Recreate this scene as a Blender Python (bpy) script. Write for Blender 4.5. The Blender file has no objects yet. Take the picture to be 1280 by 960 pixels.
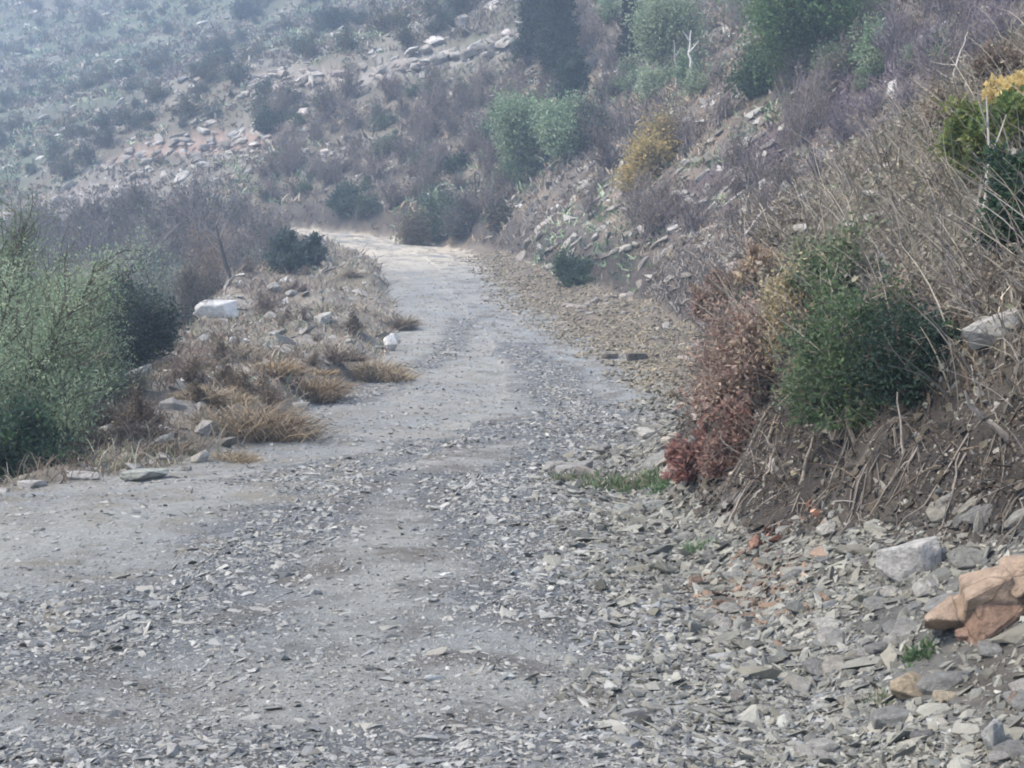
import bpy, bmesh, math, random
import numpy as np
from mathutils import Vector, Matrix, noise as mnoise

random.seed(11)
RNG = np.random.default_rng(11)
scene = bpy.context.scene
COL = scene.collection
R = math.radians

# ------------------------------------------------------------------ camera
CAMZ = 1.6
FPX = 1758.0            # focal length in photo pixels (1280 wide)
PITCH = math.atan(88.0 / FPX)
cam_d = bpy.data.cameras.new('camera')
cam = bpy.data.objects.new('camera', cam_d)
COL.objects.link(cam)
cam.location = (0, 0, CAMZ)
cam.rotation_euler = (math.pi / 2 - PITCH, 0, 0)
cam_d.sensor_width = 36.0
cam_d.lens = 36.0 * FPX / 1280.0
cam_d.clip_start = 0.05
cam_d.clip_end = 3000
scene.camera = cam

# ------------------------------------------------------------------ light
w = bpy.data.worlds.new('World')
scene.world = w
w.use_nodes = True
nt = w.node_tree
bg = nt.nodes['Background']
sky = nt.nodes.new('ShaderNodeTexSky')
sky.sky_type = 'NISHITA'
sky.sun_disc = False
SUN_EL, SUN_AZ = 52.0, 250.0       # azimuth clockwise from +Y: behind the camera, from the left
sky.sun_elevation = R(SUN_EL)
sky.sun_rotation = R(SUN_AZ)
sky.altitude = 300
sky.air_density = 1.0
sky.dust_density = 3.0
sky.ozone_density = 1.0
nt.links.new(sky.outputs[0], bg.inputs[0])
bg.inputs[1].default_value = 0.072
sl = bpy.data.lights.new('sun', 'SUN')
so = bpy.data.objects.new('sun', sl)
COL.objects.link(so)
sl.energy = 1.5
sl.angle = R(13)
sl.color = (1.0, 0.88, 0.70)
az, el = R(SUN_AZ), R(SUN_EL)
sdir = Vector((math.sin(az) * math.cos(el), math.cos(az) * math.cos(el), math.sin(el)))
so.rotation_euler = sdir.to_track_quat('Z', 'Y').to_euler()
vs = scene.view_settings
vs.view_transform = 'Standard'
vs.look = 'None'
vs.exposure = 3.1
vs.gamma = 1.0
vs.use_curve_mapping = False
scene.cycles.filter_width = 1.9
scene.cycles.max_bounces = 5
scene.cycles.diffuse_bounces = 3
scene.cycles.glossy_bounces = 1
scene.cycles.transmission_bounces = 2
scene.cycles.volume_bounces = 1
scene.cycles.use_denoising = True
HAZE = 0.0022

# ------------------------------------------------------------------ noise
def _hash(ix, iy, seed):
    h = (ix.astype(np.int64) * 374761393 + iy.astype(np.int64) * 668265263 + seed * 2147483647) & 0xFFFFFFFF
    h = ((h ^ (h >> 13)) * 1274126177) & 0xFFFFFFFF
    h = (h ^ (h >> 16)) & 0xFFFFFFFF
    return h / 4294967295.0 * 2 - 1

def vnoise(x, y, seed=0):
    x = np.asarray(x, float); y = np.asarray(y, float)
    ix = np.floor(x); iy = np.floor(y)
    fx = x - ix; fy = y - iy
    ux = fx * fx * fx * (fx * (fx * 6 - 15) + 10); uy = fy * fy * fy * (fy * (fy * 6 - 15) + 10)
    a = _hash(ix, iy, seed); b = _hash(ix + 1, iy, seed)
    c = _hash(ix, iy + 1, seed); d = _hash(ix + 1, iy + 1, seed)
    return (a * (1 - ux) + b * ux) * (1 - uy) + (c * (1 - ux) + d * ux) * uy

def fbm(x, y, scale, octv=4, seed=0, gain=0.5):
    t = 0; a = 1.0; n = 0; f = 1.0 / scale
    for o in range(octv):
        ca, sa = math.cos(0.6 * o + 0.3), math.sin(0.6 * o + 0.3)
        t = t + a * vnoise((x * ca - y * sa) * f, (x * sa + y * ca) * f, seed + o * 17)
        n += a; a *= gain; f *= 2.03
    return t / n * 1.6

def ss(a, b, x):
    t = np.clip((x - a) / (b - a), 0, 1)
    return t * t * (3 - 2 * t)

# ------------------------------------------------------------------ the road's line and the ground's shape
# x, y, z, half width
RD = np.array([
    (-1.7, -12, -0.4, 3.3), (-1.75, 0, 0, 3.2), (-1.8, 5, 0, 3.15), (-1.9, 9, 0, 2.9), (-1.55, 12, 0, 2.8), (-0.85, 15.5, 0, 2.45),
    (-0.45, 20, 0, 2.8), (-0.15, 26, 0.02, 3.1), (-0.3, 35, 0.42, 2.9), (-1.3, 48, 1.36, 2.25), (-2.9, 60, 2.8, 2.3),
    (-3.9, 70, 4.0, 2.5), (-6, 79, 5.15, 2.8), (-11, 86, 6.35, 3.0), (-19, 92, 7.2, 2.8), (-43, 110, 7.2, 2.1), (-75, 137, 7, 2.1),
    (-110, 160, 9, 2.1), (-160, 190, 12, 2.1), (-230, 228, 15, 2.1), (-340, 290, 18, 2.1), (-520, 380, 24, 2.1), (-800, 520, 30, 2.1)])

def catmull(P, n):
    out = []
    Q = np.vstack([2 * P[0] - P[1], P, 2 * P[-1] - P[-2]])
    for i in range(1, len(Q) - 2):
        p0, p1, p2, p3 = Q[i - 1], Q[i], Q[i + 1], Q[i + 2]
        d = np.hypot(*(p2 - p1)[:2])
        k = max(3, int(d / (n if p1[1] < 100 else 7.0)))
        for t in np.linspace(0, 1, k, endpoint=False):
            m1 = (p2 - p0) / (np.hypot(*(p2 - p0)[:2])) * d
            m2 = (p3 - p1) / (np.hypot(*(p3 - p1)[:2])) * d
            out.append((2 * t**3 - 3 * t**2 + 1) * p1 + (t**3 - 2 * t**2 + t) * m1 + (-2 * t**3 + 3 * t**2) * p2 + (t**3 - t**2) * m2)
    out.append(P[-1])
    return np.array(out)

CL = catmull(RD, 1.2)
_seg = CL[1:, :2] - CL[:-1, :2]
_sl2 = (_seg ** 2).sum(1)
_S = np.concatenate([[0], np.cumsum(np.sqrt(_sl2))]) - 12.0      # arc length: about y while the road runs straight

def project(x, y):
    """arc length, signed distance (+ to the right), road height and half width at the nearest point of the road's line"""
    x = np.asarray(x, float).ravel(); y = np.asarray(y, float).ravel()
    s = np.empty_like(x); d = np.empty_like(x); z = np.empty_like(x); wd = np.empty_like(x)
    for i in range(0, len(x), 20000):
        px = x[i:i + 20000, None] - CL[None, :-1, 0]; py = y[i:i + 20000, None] - CL[None, :-1, 1]
        t = np.clip((px * _seg[:, 0] + py * _seg[:, 1]) / _sl2, 0, 1)
        dx = px - t * _seg[:, 0]; dy = py - t * _seg[:, 1]
        q = dx * dx + dy * dy
        k = q.argmin(1); r = np.arange(len(k))
        tt = t[r, k]
        s[i:i + 20000] = _S[k] + tt * np.sqrt(_sl2[k])
        cr = _seg[k, 0] * dy[r, k] - _seg[k, 1] * dx[r, k]
        d[i:i + 20000] = np.sqrt(q[r, k]) * np.where(cr > 0, -1, 1)
        z[i:i + 20000] = CL[k, 2] * (1 - tt) + CL[k + 1, 2] * tt
        wd[i:i + 20000] = CL[k, 3] * (1 - tt) + CL[k + 1, 3] * tt
    return s, d, z, wd

#        s    talus w, talus slope, cut h, cut slope, hill slope, left shoulder w
PR = np.array([
    (-12, 1.2, .40, 1.2, 1.3, .55, .5),
    (5,   1.2, .45, 1.1, 1.3, .55, .4),
    (7,   0.85, .45, 1.2, 1.3, .55, .4),
    (8.5, 0.25, .45, 1.3, 1.2, .57, .4),
    (12,  0.2, .45, 1.5, 1.5, .62, .5),
    (15,  0.4, .45, 2.0, 2.4, .74, 1.3),
    (18,  0.5, .45, 2.5, 2.6, .80, 2.3),
    (21,  0.9, .35, 2.4, 1.8, .74, 3.2),
    (26,  2.0, .17, 1.5, 1.2, .74, 4.4),
    (36,  2.6, .16, 1.6, 1.3, .80, 6.0),
    (48,  3.6, .15, 1.8, 1.4, .84, 6.8),
    (62,  1.9, .22, 1.8, 1.5, .86, 6.5),
    (80,  0.7, .40, 1.8, 1.5, .84, 2.6),
    (95,  0.6, .40, 1.8, 1.3, .72, 2.5),
    (120, 0.6, .40, 1.5, 1.0, .66, 1.5),
    (900, 0.6, .40, 1.5, 1.0, .62, 1.5)])

def ground(x, y, full=False):
    shp = np.shape(x)
    x = np.asarray(x, float).ravel(); y = np.asarray(y, float).ravel()
    s, d, zr, hw = project(x, y)
    wob = fbm(x, y, 2.6, 3, 5) * 0.28
    d = d + wob * np.exp(-(np.abs(np.abs(d) - hw) / 2.5) ** 2)
    P = [np.interp(s, PR[:, 0], PR[:, k]) for k in range(1, 7)]
    tw, ts, ch, cs, hs, sw = P
    e = np.maximum(d - hw, 0)
    e2 = np.maximum(e - tw, 0)
    cw = ch / cs
    cut = ch * ss(-.15, 1.1, e2 / cw)
    e3 = np.maximum(e2 - cw, 0)
    far = ss(85, 130, s)
    e3b = np.where(e3 < 22, e3, 22 + np.where(e3 < 60, (e3 - 22) * (1 - 0.35 * far), (e3 - 60) + 38 * (1 - 0.35 * far)))
    hill = e3b * hs
    zR = np.minimum(e, tw) * ts + cut + hill
    # left: shoulder with low mounds, then the drop into the valley
    l = np.maximum(-d - hw, 0)
    m = ss(0.1, 0.9, l) * (1 - ss(sw - 0.4, sw + 0.6, l))
    berm = m * (0.16 + 0.30 * ss(0.2, 1, fbm(x, y, 3.2, 2, 77) + .4)) * ss(13, 20, s)
    berm = berm + .30 * np.exp(-((l - 1.05) / .65) ** 2) * ss(15.5, 18.5, s) * (1 - ss(28, 36, s))
    berm = berm * (1 - .9 * ss(66, 74, s)); berm = berm + 0.0 * np.exp(-((l - 2.2) / 1.2) ** 2) * ss(60, 68, s) * (1 - ss(84, 92, s))
    l2 = np.maximum(l - sw, 0)
    drop = -15 * (1 - np.exp(-(0.78 / 15) * l2)) - 0.05 * l2
    zL = berm + drop
    z = zr + np.where(d > 0, zR, zL)
    # relief
    aw = np.abs(d) < hw
    off = ss(0, 1.2, np.abs(d) - hw)
    z = z + fbm(x, y, 1.9, 3, 1) * 0.045 + fbm(x, y, 0.5, 3, 2) * 0.018
    z = z + off * (fbm(x, y, 1.1, 4, 3) * 0.10 + fbm(x, y, 4.0, 3, 4) * 0.16 * ss(1, 5, np.maximum(e, l)))
    z = z + ss(4, 25, np.maximum(e, l2)) * fbm(x, y, 9, 4, 6) * 0.9
    bigh = ss(20, 80, np.maximum(e, l2))
    rg = 1 - np.abs(fbm(x, y, 26, 4, 9))
    z = z + bigh * (fbm(x, y, 45, 3, 8) * 3.2 + (rg - .6) * 2.2)
    # rills down the cut bank
    bank = ss(0.1, .5, e2) * (1 - ss(cw * 1.0, cw * 1.5 + .3, e2)) * (d > 0)
    z = z + bank * (vnoise(s / 0.35, e / 1.6, 31) * 0.10 + vnoise(s / 0.9, e / 2.0, 32) * 0.16 + fbm(x, y, .45, 3, 33) * .11 + fbm(x, y, .16, 2, 34) * .05)
    z = z.reshape(shp)
    if full:
        return z, s, d, hw, e, e2, cw, l, sw, aw
    return z

def H1(x, y):
    return float(ground(np.array([x]), np.array([y]))[0])

def ray_dir(u, v):
    cx = (u - 640) / FPX; cy = -(v - 480) / FPX
    c, s_ = math.cos(PITCH), math.sin(PITCH)
    # camera forward is +Y tilted down by PITCH
    dy = c + cy * s_; dz = -s_ + cy * c
    return cx, dy, dz

_TS = np.concatenate([np.arange(3, 30, .08), np.arange(30, 110, .25), np.arange(110, 500, 0.8)])
def at(u, v):
    """first point of the ground seen along a line of sight"""
    a, b, c = ray_dir(u, v)
    g = ground(a * _TS, b * _TS)
    hit = np.nonzero(CAMZ + c * _TS < g)[0]
    t = _TS[hit[0]] if len(hit) else 480.0
    return Vector((a * t, b * t, H1(a * t, b * t)))

def pix(u, y):
    """x at photo column u and distance y, on the ground"""
    x = (u - 640) / FPX * y
    return Vector((x, y, H1(x, y)))

# ------------------------------------------------------------------ materials
def nd(t, kind, **kw):
    n = t.nodes.new(kind)
    for k, v in kw.items():
        setattr(n, k, v)
    return n

def vmat(name, rough=0.85, bump=0.0, bscale=20.0, var=0.0, mottled=0.0, mscale=8.0, spec=0.25, hue=0.0, cracks=0.0):
    """surface colour read from the mesh's own colour attribute, mottled by noise, varied per object"""
    m = bpy.data.materials.new(name); m.use_nodes = True
    t = m.node_tree; b = t.nodes['Principled BSDF']
    b.inputs['Roughness'].default_value = rough
    b.inputs['Specular IOR Level'].default_value = spec
    a = nd(t, 'ShaderNodeAttribute', attribute_name='Col')
    c = a.outputs['Color']
    tc = nd(t, 'ShaderNodeTexCoord')
    if mottled:
        n = nd(t, 'ShaderNodeTexNoise'); n.inputs['Scale'].default_value = mscale
        n.inputs['Detail'].default_value = 6; n.inputs['Roughness'].default_value = .7
        t.links.new(tc.outputs['Object'], n.inputs['Vector'])
        mr = nd(t, 'ShaderNodeMapRange'); mr.inputs[1].default_value = .25; mr.inputs[2].default_value = .75
        mr.inputs[3].default_value = 1 - mottled; mr.inputs[4].default_value = 1 + mottled
        t.links.new(n.outputs[0], mr.inputs[0])
        mx = nd(t, 'ShaderNodeVectorMath', operation='SCALE')
        t.links.new(c, mx.inputs[0]); t.links.new(mr.outputs[0], mx.inputs['Scale'])
        c = mx.outputs[0]
    if cracks:
        wn = nd(t, 'ShaderNodeTexNoise'); wn.inputs['Scale'].default_value = cracks * .8; wn.inputs['Detail'].default_value = 4
        t.links.new(tc.outputs['Object'], wn.inputs['Vector'])
        mxv = nd(t, 'ShaderNodeVectorMath', operation='MULTIPLY_ADD'); mxv.inputs[1].default_value = (.16, .16, .16)
        t.links.new(wn.outputs['Color'], mxv.inputs[0]); t.links.new(tc.outputs['Object'], mxv.inputs[2])
        vo = nd(t, 'ShaderNodeTexVoronoi', feature='DISTANCE_TO_EDGE'); vo.inputs['Scale'].default_value = cracks
        t.links.new(mxv.outputs[0], vo.inputs['Vector'])
        r0 = nd(t, 'ShaderNodeMapRange'); r0.inputs[1].default_value = 0; r0.inputs[2].default_value = .025; r0.inputs[3].default_value = .55; r0.inputs[4].default_value = 1
        t.links.new(vo.outputs['Distance'], r0.inputs[0])
        ms = nd(t, 'ShaderNodeVectorMath', operation='SCALE'); t.links.new(c, ms.inputs[0]); t.links.new(r0.outputs[0], ms.inputs['Scale']); c = ms.outputs[0]
    if var or hue:
        oi = nd(t, 'ShaderNodeObjectInfo')
        hs = nd(t, 'ShaderNodeHueSaturation')
        r1 = nd(t, 'ShaderNodeMapRange'); r1.inputs[3].default_value = 1 - var; r1.inputs[4].default_value = 1 + var
        t.links.new(oi.outputs['Random'], r1.inputs[0]); t.links.new(r1.outputs[0], hs.inputs['Value'])
        ml = nd(t, 'ShaderNodeMath', operation='MULTIPLY'); ml.inputs[1].default_value = 7.31
        fr = nd(t, 'ShaderNodeMath', operation='FRACT')
        r2 = nd(t, 'ShaderNodeMapRange'); r2.inputs[3].default_value = .5 - hue; r2.inputs[4].default_value = .5 + hue
        t.links.new(oi.outputs['Random'], ml.inputs[0]); t.links.new(ml.outputs[0], fr.inputs[0])
        t.links.new(fr.outputs[0], r2.inputs[0]); t.links.new(r2.outputs[0], hs.inputs['Hue'])
        t.links.new(c, hs.inputs['Color']); c = hs.outputs[0]
    t.links.new(c, b.inputs['Base Color'])
    if bump:
        n = nd(t, 'ShaderNodeTexNoise'); n.inputs['Scale'].default_value = bscale
        n.inputs['Detail'].default_value = 8; n.inputs['Roughness'].default_value = .7
        t.links.new(tc.outputs['Object'], n.inputs['Vector'])
        bp = nd(t, 'ShaderNodeBump'); bp.inputs['Strength'].default_value = bump; bp.inputs['Distance'].default_value = .05
        t.links.new(n.outputs[0], bp.inputs['Height']); t.links.new(bp.outputs[0], b.inputs['Normal'])
    return m

M_ROAD = vmat('compacted_gravel', .9, .9, 28, mottled=.28, mscale=14)
M_HILL = vmat('hillside_soil', .95, 1.0, 22, mottled=.45, mscale=9)
M_STONE = vmat('stone', .8, .5, 30, mottled=.22, mscale=9)
M_ROCK = vmat('rock', .9, .9, 7, var=.20, mottled=.50, mscale=3.2, hue=.012)
M_BOULDER = vmat('cracked_rock', .9, 1.0, 26, mottled=.5, mscale=14, cracks=3.6)
M_LEAF = vmat('leaves', .7, var=.16, hue=.018, spec=.2)
def see_through_leaves(m, share):
    """thin leaves let some of the light through"""
    t = m.node_tree; b = t.nodes['Principled BSDF']
    tr = nd(t, 'ShaderNodeBsdfTranslucent'); mx = nd(t, 'ShaderNodeMixShader'); mx.inputs[0].default_value = share
    t.links.new(b.inputs['Base Color'].links[0].from_socket, tr.inputs['Color'])
    t.links.new(b.outputs[0], mx.inputs[1]); t.links.new(tr.outputs[0], mx.inputs[2])
    t.links.new(mx.outputs[0], t.nodes['Material Output'].inputs['Surface'])
see_through_leaves(M_LEAF, .4)
M_BARK = vmat('bark', .9, .4, 40, var=.15, mottled=.25, mscale=14)
M_GRASS = vmat('grass_blades', .8, var=.12, spec=.15)

# ------------------------------------------------------------------ mesh building
class MB:
    """collects vertex / face / colour arrays and links them as ONE mesh object"""
    def __init__(self):
        self.v = []; self.f = []; self.c = []; self.n = 0
    def add(self, V, F, C):
        V = np.asarray(V, float).reshape(-1, 3)
        C = np.asarray(C, float)
        if C.ndim == 1:
            C = np.repeat(C[None, :], len(V), 0)
        self.v.append(V); self.c.append(C); self.f.append(np.asarray(F, np.int64) + self.n)
        self.n += len(V)
        return self
    def mesh(self, name, mat, smooth=False):
        me = bpy.data.meshes.new(name)
        V = np.concatenate(self.v); C = np.concatenate(self.c)
        sizes = []; loops = []
        for F in self.f:
            loops.append(F.ravel()); sizes.append(np.full(len(F), F.shape[1]))
        loops = np.concatenate(loops).astype(np.int32); sizes = np.concatenate(sizes).astype(np.int32)
        st = np.concatenate([[0], np.cumsum(sizes)[:-1]]).astype(np.int32)
        me.vertices.add(len(V)); me.loops.add(len(loops)); me.polygons.add(len(sizes))
        me.vertices.foreach_set('co', V.astype(np.float32).ravel())
        me.loops.foreach_set('vertex_index', loops)
        me.polygons.foreach_set('loop_start', st)
        me.polygons.foreach_set('loop_total', sizes)
        me.polygons.foreach_set('use_smooth', np.full(len(sizes), smooth))
        at_ = me.color_attributes.new('Col', 'FLOAT_COLOR', 'POINT')
        at_.data.foreach_set('color', np.concatenate([np.clip(C, 0.003, .95), np.ones((len(C), 1))], 1).astype(np.float32).ravel())
        me.update(calc_edges=True)
        me.materials.append(mat)
        return me
    def build(self, name, mat, parent=None, smooth=False, loc=None):
        o = bpy.data.objects.new(name, self.mesh(name, mat, smooth))
        COL.objects.link(o)
        if parent is not None:
            o.parent = parent
        if loc is not None:
            o.location = loc
        return o

def tag(o, label=None, cat=None, group=None, kind=None):
    if label: o['label'] = label
    if cat: o['category'] = cat
    if group: o['group'] = group
    if kind: o['kind'] = kind
    return o

def empty(name, loc, rz=0, label=None, cat=None, group=None):
    o = bpy.data.objects.new(name, None)
    o.empty_display_size = .2
    COL.objects.link(o)
    o.location = loc; o.rotation_euler = (0, 0, rz)
    return tag(o, label, cat, group)

def copy_tree(o, parent=None):
    c = o.copy(); COL.objects.link(c)
    if parent is not None: c.parent = parent
    for ch in list(o.children):
        copy_tree(ch, c)
    return c

def unit(a):
    return a / np.maximum(np.linalg.norm(a, axis=-1, keepdims=True), 1e-9)

def tubes(P, Rr, col, sides=4):
    """P (n, m, 3) polylines, Rr (n, m) radii, col (n, 3) or (3,)"""
    P = np.asarray(P, float); n, m, _ = P.shape
    T = np.empty_like(P)
    T[:, 1:-1] = P[:, 2:] - P[:, :-2]; T[:, 0] = P[:, 1] - P[:, 0]; T[:, -1] = P[:, -1] - P[:, -2]
    T = unit(T)
    ref = np.zeros_like(T); ref[..., 0] = 1
    big = np.abs(T[..., 0]) > .8
    ref[big] = (0, 1, 0)
    A = unit(np.cross(T, ref)); B = np.cross(T, A)
    ang = np.arange(sides) / sides * 2 * np.pi
    V = P[:, :, None, :] + Rr[:, :, None, None] * (A[:, :, None, :] * np.cos(ang)[None, None, :, None] + B[:, :, None, :] * np.sin(ang)[None, None, :, None])
    base = (np.arange(n) * m * sides)[:, None, None] + (np.arange(m - 1) * sides)[None, :, None]
    k = np.arange(sides)[None, None, :]; k2 = (np.arange(sides) + 1) % sides; k2 = k2[None, None, :]
    F = np.stack([base + k, base + k2, base + sides + k2, base + sides + k], -1).reshape(-1, 4)
    col = np.asarray(col, float)
    if col.ndim == 1: C = np.repeat(col[None], n * m * sides, 0)
    else: C = np.repeat(col, m * sides, 0)
    return V.reshape(-1, 3), F, C

def rvec(n):
    return unit(RNG.normal(size=(n, 3)))

def leaves(P, D, length, width, col):
    """one pointed, slightly folded leaf (two triangles sharing a midrib) per point: P (n,3) base, D (n,3) direction"""
    n = len(P)
    D = unit(D); S = unit(np.cross(D, rvec(n)))
    N = np.cross(S, D)
    L = np.asarray(length).reshape(-1, 1) * np.ones((n, 1)); W = np.asarray(width).reshape(-1, 1) * np.ones((n, 1))
    a = P; b = P + D * L * .45 + S * W * .5 + N * W * .15; c = P + D * L; d = P + D * L * .45 - S * W * .5 + N * W * .15
    V = np.stack([a, b, c, d], 1).reshape(-1, 3)
    i = (np.arange(n) * 4)[:, None]
    F = np.concatenate([i + np.array([[0, 1, 2]]), i + np.array([[0, 2, 3]])])
    C = np.repeat(col, 4, 0) if np.ndim(col) > 1 else col
    return V, F, C

def lerp_cols(pal, n, w=None):
    pal = np.asarray(pal, float)
    i = RNG.integers(0, len(pal), n); j = RNG.integers(0, len(pal), n); t = RNG.random((n, 1))
    return pal[i] * (1 - t) + pal[j] * t
# ------------------------------------------------------------------ ground sheet: one grid, finer towards the camera's side, cut into road / hillside / valley side
def build_ground():
    th = np.concatenate([np.linspace(-115, -27, 70), np.linspace(-26.4, 26.4, 760), np.linspace(27, 115, 70)])
    r = [0.7]
    while r[-1] < 420:
        r.append(r[-1] * ((1.0038 if 5.5 < r[-1] < 21 else 1.0066) if 3.5 < r[-1] < 260 else 1.025))
    r = np.array(r)
    T, Rr = np.meshgrid(np.radians(th), r)
    X = np.sin(T) * Rr; Y = np.cos(T) * Rr
    Z, s, d, hw, e, e2, cw, l, sw, aw = ground(X, Y, True)
    x = X.ravel(); y = Y.ravel()
    n1 = fbm(x, y, 1.3, 4, 41); n2 = fbm(x, y, .35, 3, 42); n3 = fbm(x, y, 6, 4, 43); n4 = fbm(x, y, 22, 4, 44); n5 = fbm(x, y, 60, 3, 45)
    def mix(a, b, t): return a * (1 - t[:, None]) + b * t[:, None]
    K = lambda *c: np.array(c, float)[None, :]
    N = len(x)
    one = np.ones((N, 1))
    # road
    c = mix(one * K(.215, .222, .216), one * K(.25, .247, .228), ss(-.3, .6, n1 + .3 * n3))
    c = mix(c, one * K(.262, .263, .238), smooth_band(x, y) * .7)
    c = mix(c, one * K(.10, .106, .112), ss(.05, .6, rocky(x, y)) * .85)
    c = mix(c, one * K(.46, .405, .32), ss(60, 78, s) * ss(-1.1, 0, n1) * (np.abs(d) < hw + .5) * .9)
    c = mix(c, one * K(.36, .34, .30), ss(.45, .8, n2) * .6)
    road = c
    # right side
    tal = mix(one * K(.13, .126, .115), one * K(.10, .088, .072), ss(-.2, .5, n1))
    soil = mix(one * K(.048, .042, .038), one * K(.082, .07, .06), ss(-.5, .5, n1 + n2 * .5))
    red = np.exp(-(((x - 1.27) / .25) ** 2 + ((y - 7.5) / .6) ** 2))
    soil = mix(soil, one * K(.17, .10, .075), np.clip(red * .9, 0, 1))
    tal = mix(tal, one * K(.22, .14, .10), np.clip(red * .9, 0, 1) * .8)
    hill = mix(one * K(.165, .135, .10), one * K(.105, .10, .075), ss(-.4, .5, n3 + n1 * .4))
    hill = mix(hill, one * K(.22, .19, .15), ss(.25, .8, n1 + n3 * .4) * .6)
    purple = ss(20, 30, s) * (1 - ss(62, 75, s)) * ss(-.5, .3, n3)
    hill = mix(hill, one * K(.135, .115, .12), purple * .7)
    hill = mix(hill, one * K(.105, .09, .075), ss(20, 28, s) * (1 - ss(85, 100, s)) * .75 * ss(-.5, .3, n1 + .5 * n3))
    farh = mix(one * K(.085, .10, .07), one * K(.12, .108, .085), ss(-.1, .6, n4 + .5 * n5))
    hill = mix(hill, one * K(.105, .09, .075), ss(20, 28, s) * (1 - ss(85, 100, s)) * .75 * ss(-.5, .3, n1 + .5 * n3))
    farh = mix(farh, one * K(.19, .178, .155), ss(.35, .75, n3 + .5 * n4) * .6)
    hill = mix(hill, farh, ss(80, 105, s))
    tal = mix(tal, one * K(.155, .13, .10), ss(22, 32, s) * .85)
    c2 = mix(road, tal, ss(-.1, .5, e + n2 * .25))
    c2 = mix(c2, soil, ss(-.05, .25, e2 + n2 * .12))
    c2 = mix(c2, hill, ss(.6, 1.4, e2 / cw + n1 * .4))
    # left side
    sh = mix(one * K(.165, .142, .11), one * K(.22, .20, .17), ss(-.1, .6, n1))
    sh = mix(sh, one * K(.14, .125, .09), ss(.1, .7, n3 + n2 * .4) * .7)
    vly = mix(one * K(.085, .09, .065), one * K(.12, .105, .085), ss(-.3, .4, n3))
    c3 = mix(road, sh, ss(-.15, .45, l + n2 * .25))
    c3 = mix(c3, vly, ss(0, 1.5, l - sw))
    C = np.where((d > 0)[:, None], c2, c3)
    # benches and paths cut along the far hillside
    for pts, wd, colr in TRAILS:
        q = np.full(N, 1e9)
        for (p, p2) in zip(pts[:-1], pts[1:]):
            sg = p2 - p; tt = np.clip(((x - p[0]) * sg[0] + (y - p[1]) * sg[1]) / (sg[0] ** 2 + sg[1] ** 2), 0, 1)
            q = np.minimum(q, np.hypot(x - p[0] - tt * sg[0], y - p[1] - tt * sg[1]))
        f = 1 - ss(wd * .4, wd, q + n2 * wd * .5)
        Z.ravel()[:] -= f * .5
        C = mix(C, one * K(*colr), f * .85)
    for pts, wd, colr in TINTS:
        q = line_dist(x, y, pts)
        C = mix(C, one * K(*colr), (1 - ss(wd * .5, wd, q + n1 * wd * .4)) * .8 * (e2 > cw * .8))
    nr, nc = X.shape
    idx = np.arange(nr * nc).reshape(nr, nc)
    quads = np.stack([idx[:-1, :-1], idx[:-1, 1:], idx[1:, 1:], idx[1:, :-1]], -1).reshape(-1, 4)
    # the sheet's inner disc, under the camera
    fd = d[quads].mean(1); fh = hw[quads].mean(1); fs = s[quads].mean(1)
    zone = np.where(np.abs(fd) < fh, 0, np.where(fd > 0, 1, 2))
    zone[(fs > 400) & (zone == 0)] = 1
    V = np.stack([x, y, Z.ravel()], 1)
    for k, nm, mt in ((0, 'dirt_road', M_ROAD), (1, 'hillside', M_HILL), (2, 'valley_side', M_HILL)):
        q = quads[zone == k][:, ::-1]
        if k == 0:   # close the disc round the camera's foot
            pass
        u, inv = np.unique(q, return_inverse=True)
        b = MB(); b.add(V[u], inv.reshape(-1, 4), C[u])
        o = b.build(nm, mt, smooth=True)
        tag(o, {'dirt_road': 'stony dirt road winding uphill along the slope', 'hillside': 'steep brown hillside above the dirt road',
                'valley_side': 'grassy shoulder falling away into the valley below the road'}[nm], 'ground', kind='structure')
    return

def line_dist(x, y, pts):
    q = np.full(len(x), 1e9)
    for p, p2 in zip(pts[:-1], pts[1:]):
        sg = p2 - p; tt = np.clip(((x - p[0]) * sg[0] + (y - p[1]) * sg[1]) / (sg[0] ** 2 + sg[1] ** 2), 0, 1)
        q = np.minimum(q, np.hypot(x - p[0] - tt * sg[0], y - p[1] - tt * sg[1]))
    return q

SMOOTH_LINES = [([at(u, v) for u, v in pl], wdt) for pl, wdt in (([(420, 830), (490, 740), (530, 670), (540, 610), (500, 590)], .42),
    ([(0, 690), (120, 660), (250, 640), (330, 625)], .8), ([(600, 530), (640, 510), (640, 480), (600, 450)], .6), ([(640, 860), (700, 830)], .4), ([(505, 470), (525, 430), (520, 390)], .4))]

def smooth_band(x, y):
    """how wheel-worn a spot of the road is, 0..1"""
    g = np.zeros(len(x))
    for pts, wdt in SMOOTH_LINES:
        g = np.maximum(g, np.exp(-(line_dist(x, y, pts) / wdt) ** 2))
    return np.clip(g + .2 * fbm(x, y, .7, 3, 93), 0, 1)

ROCKY_LINES = []
for pl, wdt in (([(60, 800), (150, 770), (240, 735), (330, 690), (400, 630), (450, 600)], .55),
                ([(880, 820), (740, 760), (650, 700), (600, 640), (580, 600)], .55),
                ([(430, 500), (500, 470), (560, 440), (580, 400)], .5),
                ([(350, 600), (470, 575), (600, 545), (700, 520)], .6),
                ([(700, 640), (720, 580), (740, 530), (690, 470), (640, 430)], .7),
                ([(0, 960), (300, 940), (640, 935), (980, 920)], .35)):
    ROCKY_LINES.append(([at(u, v) for u, v in pl], wdt))

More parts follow.
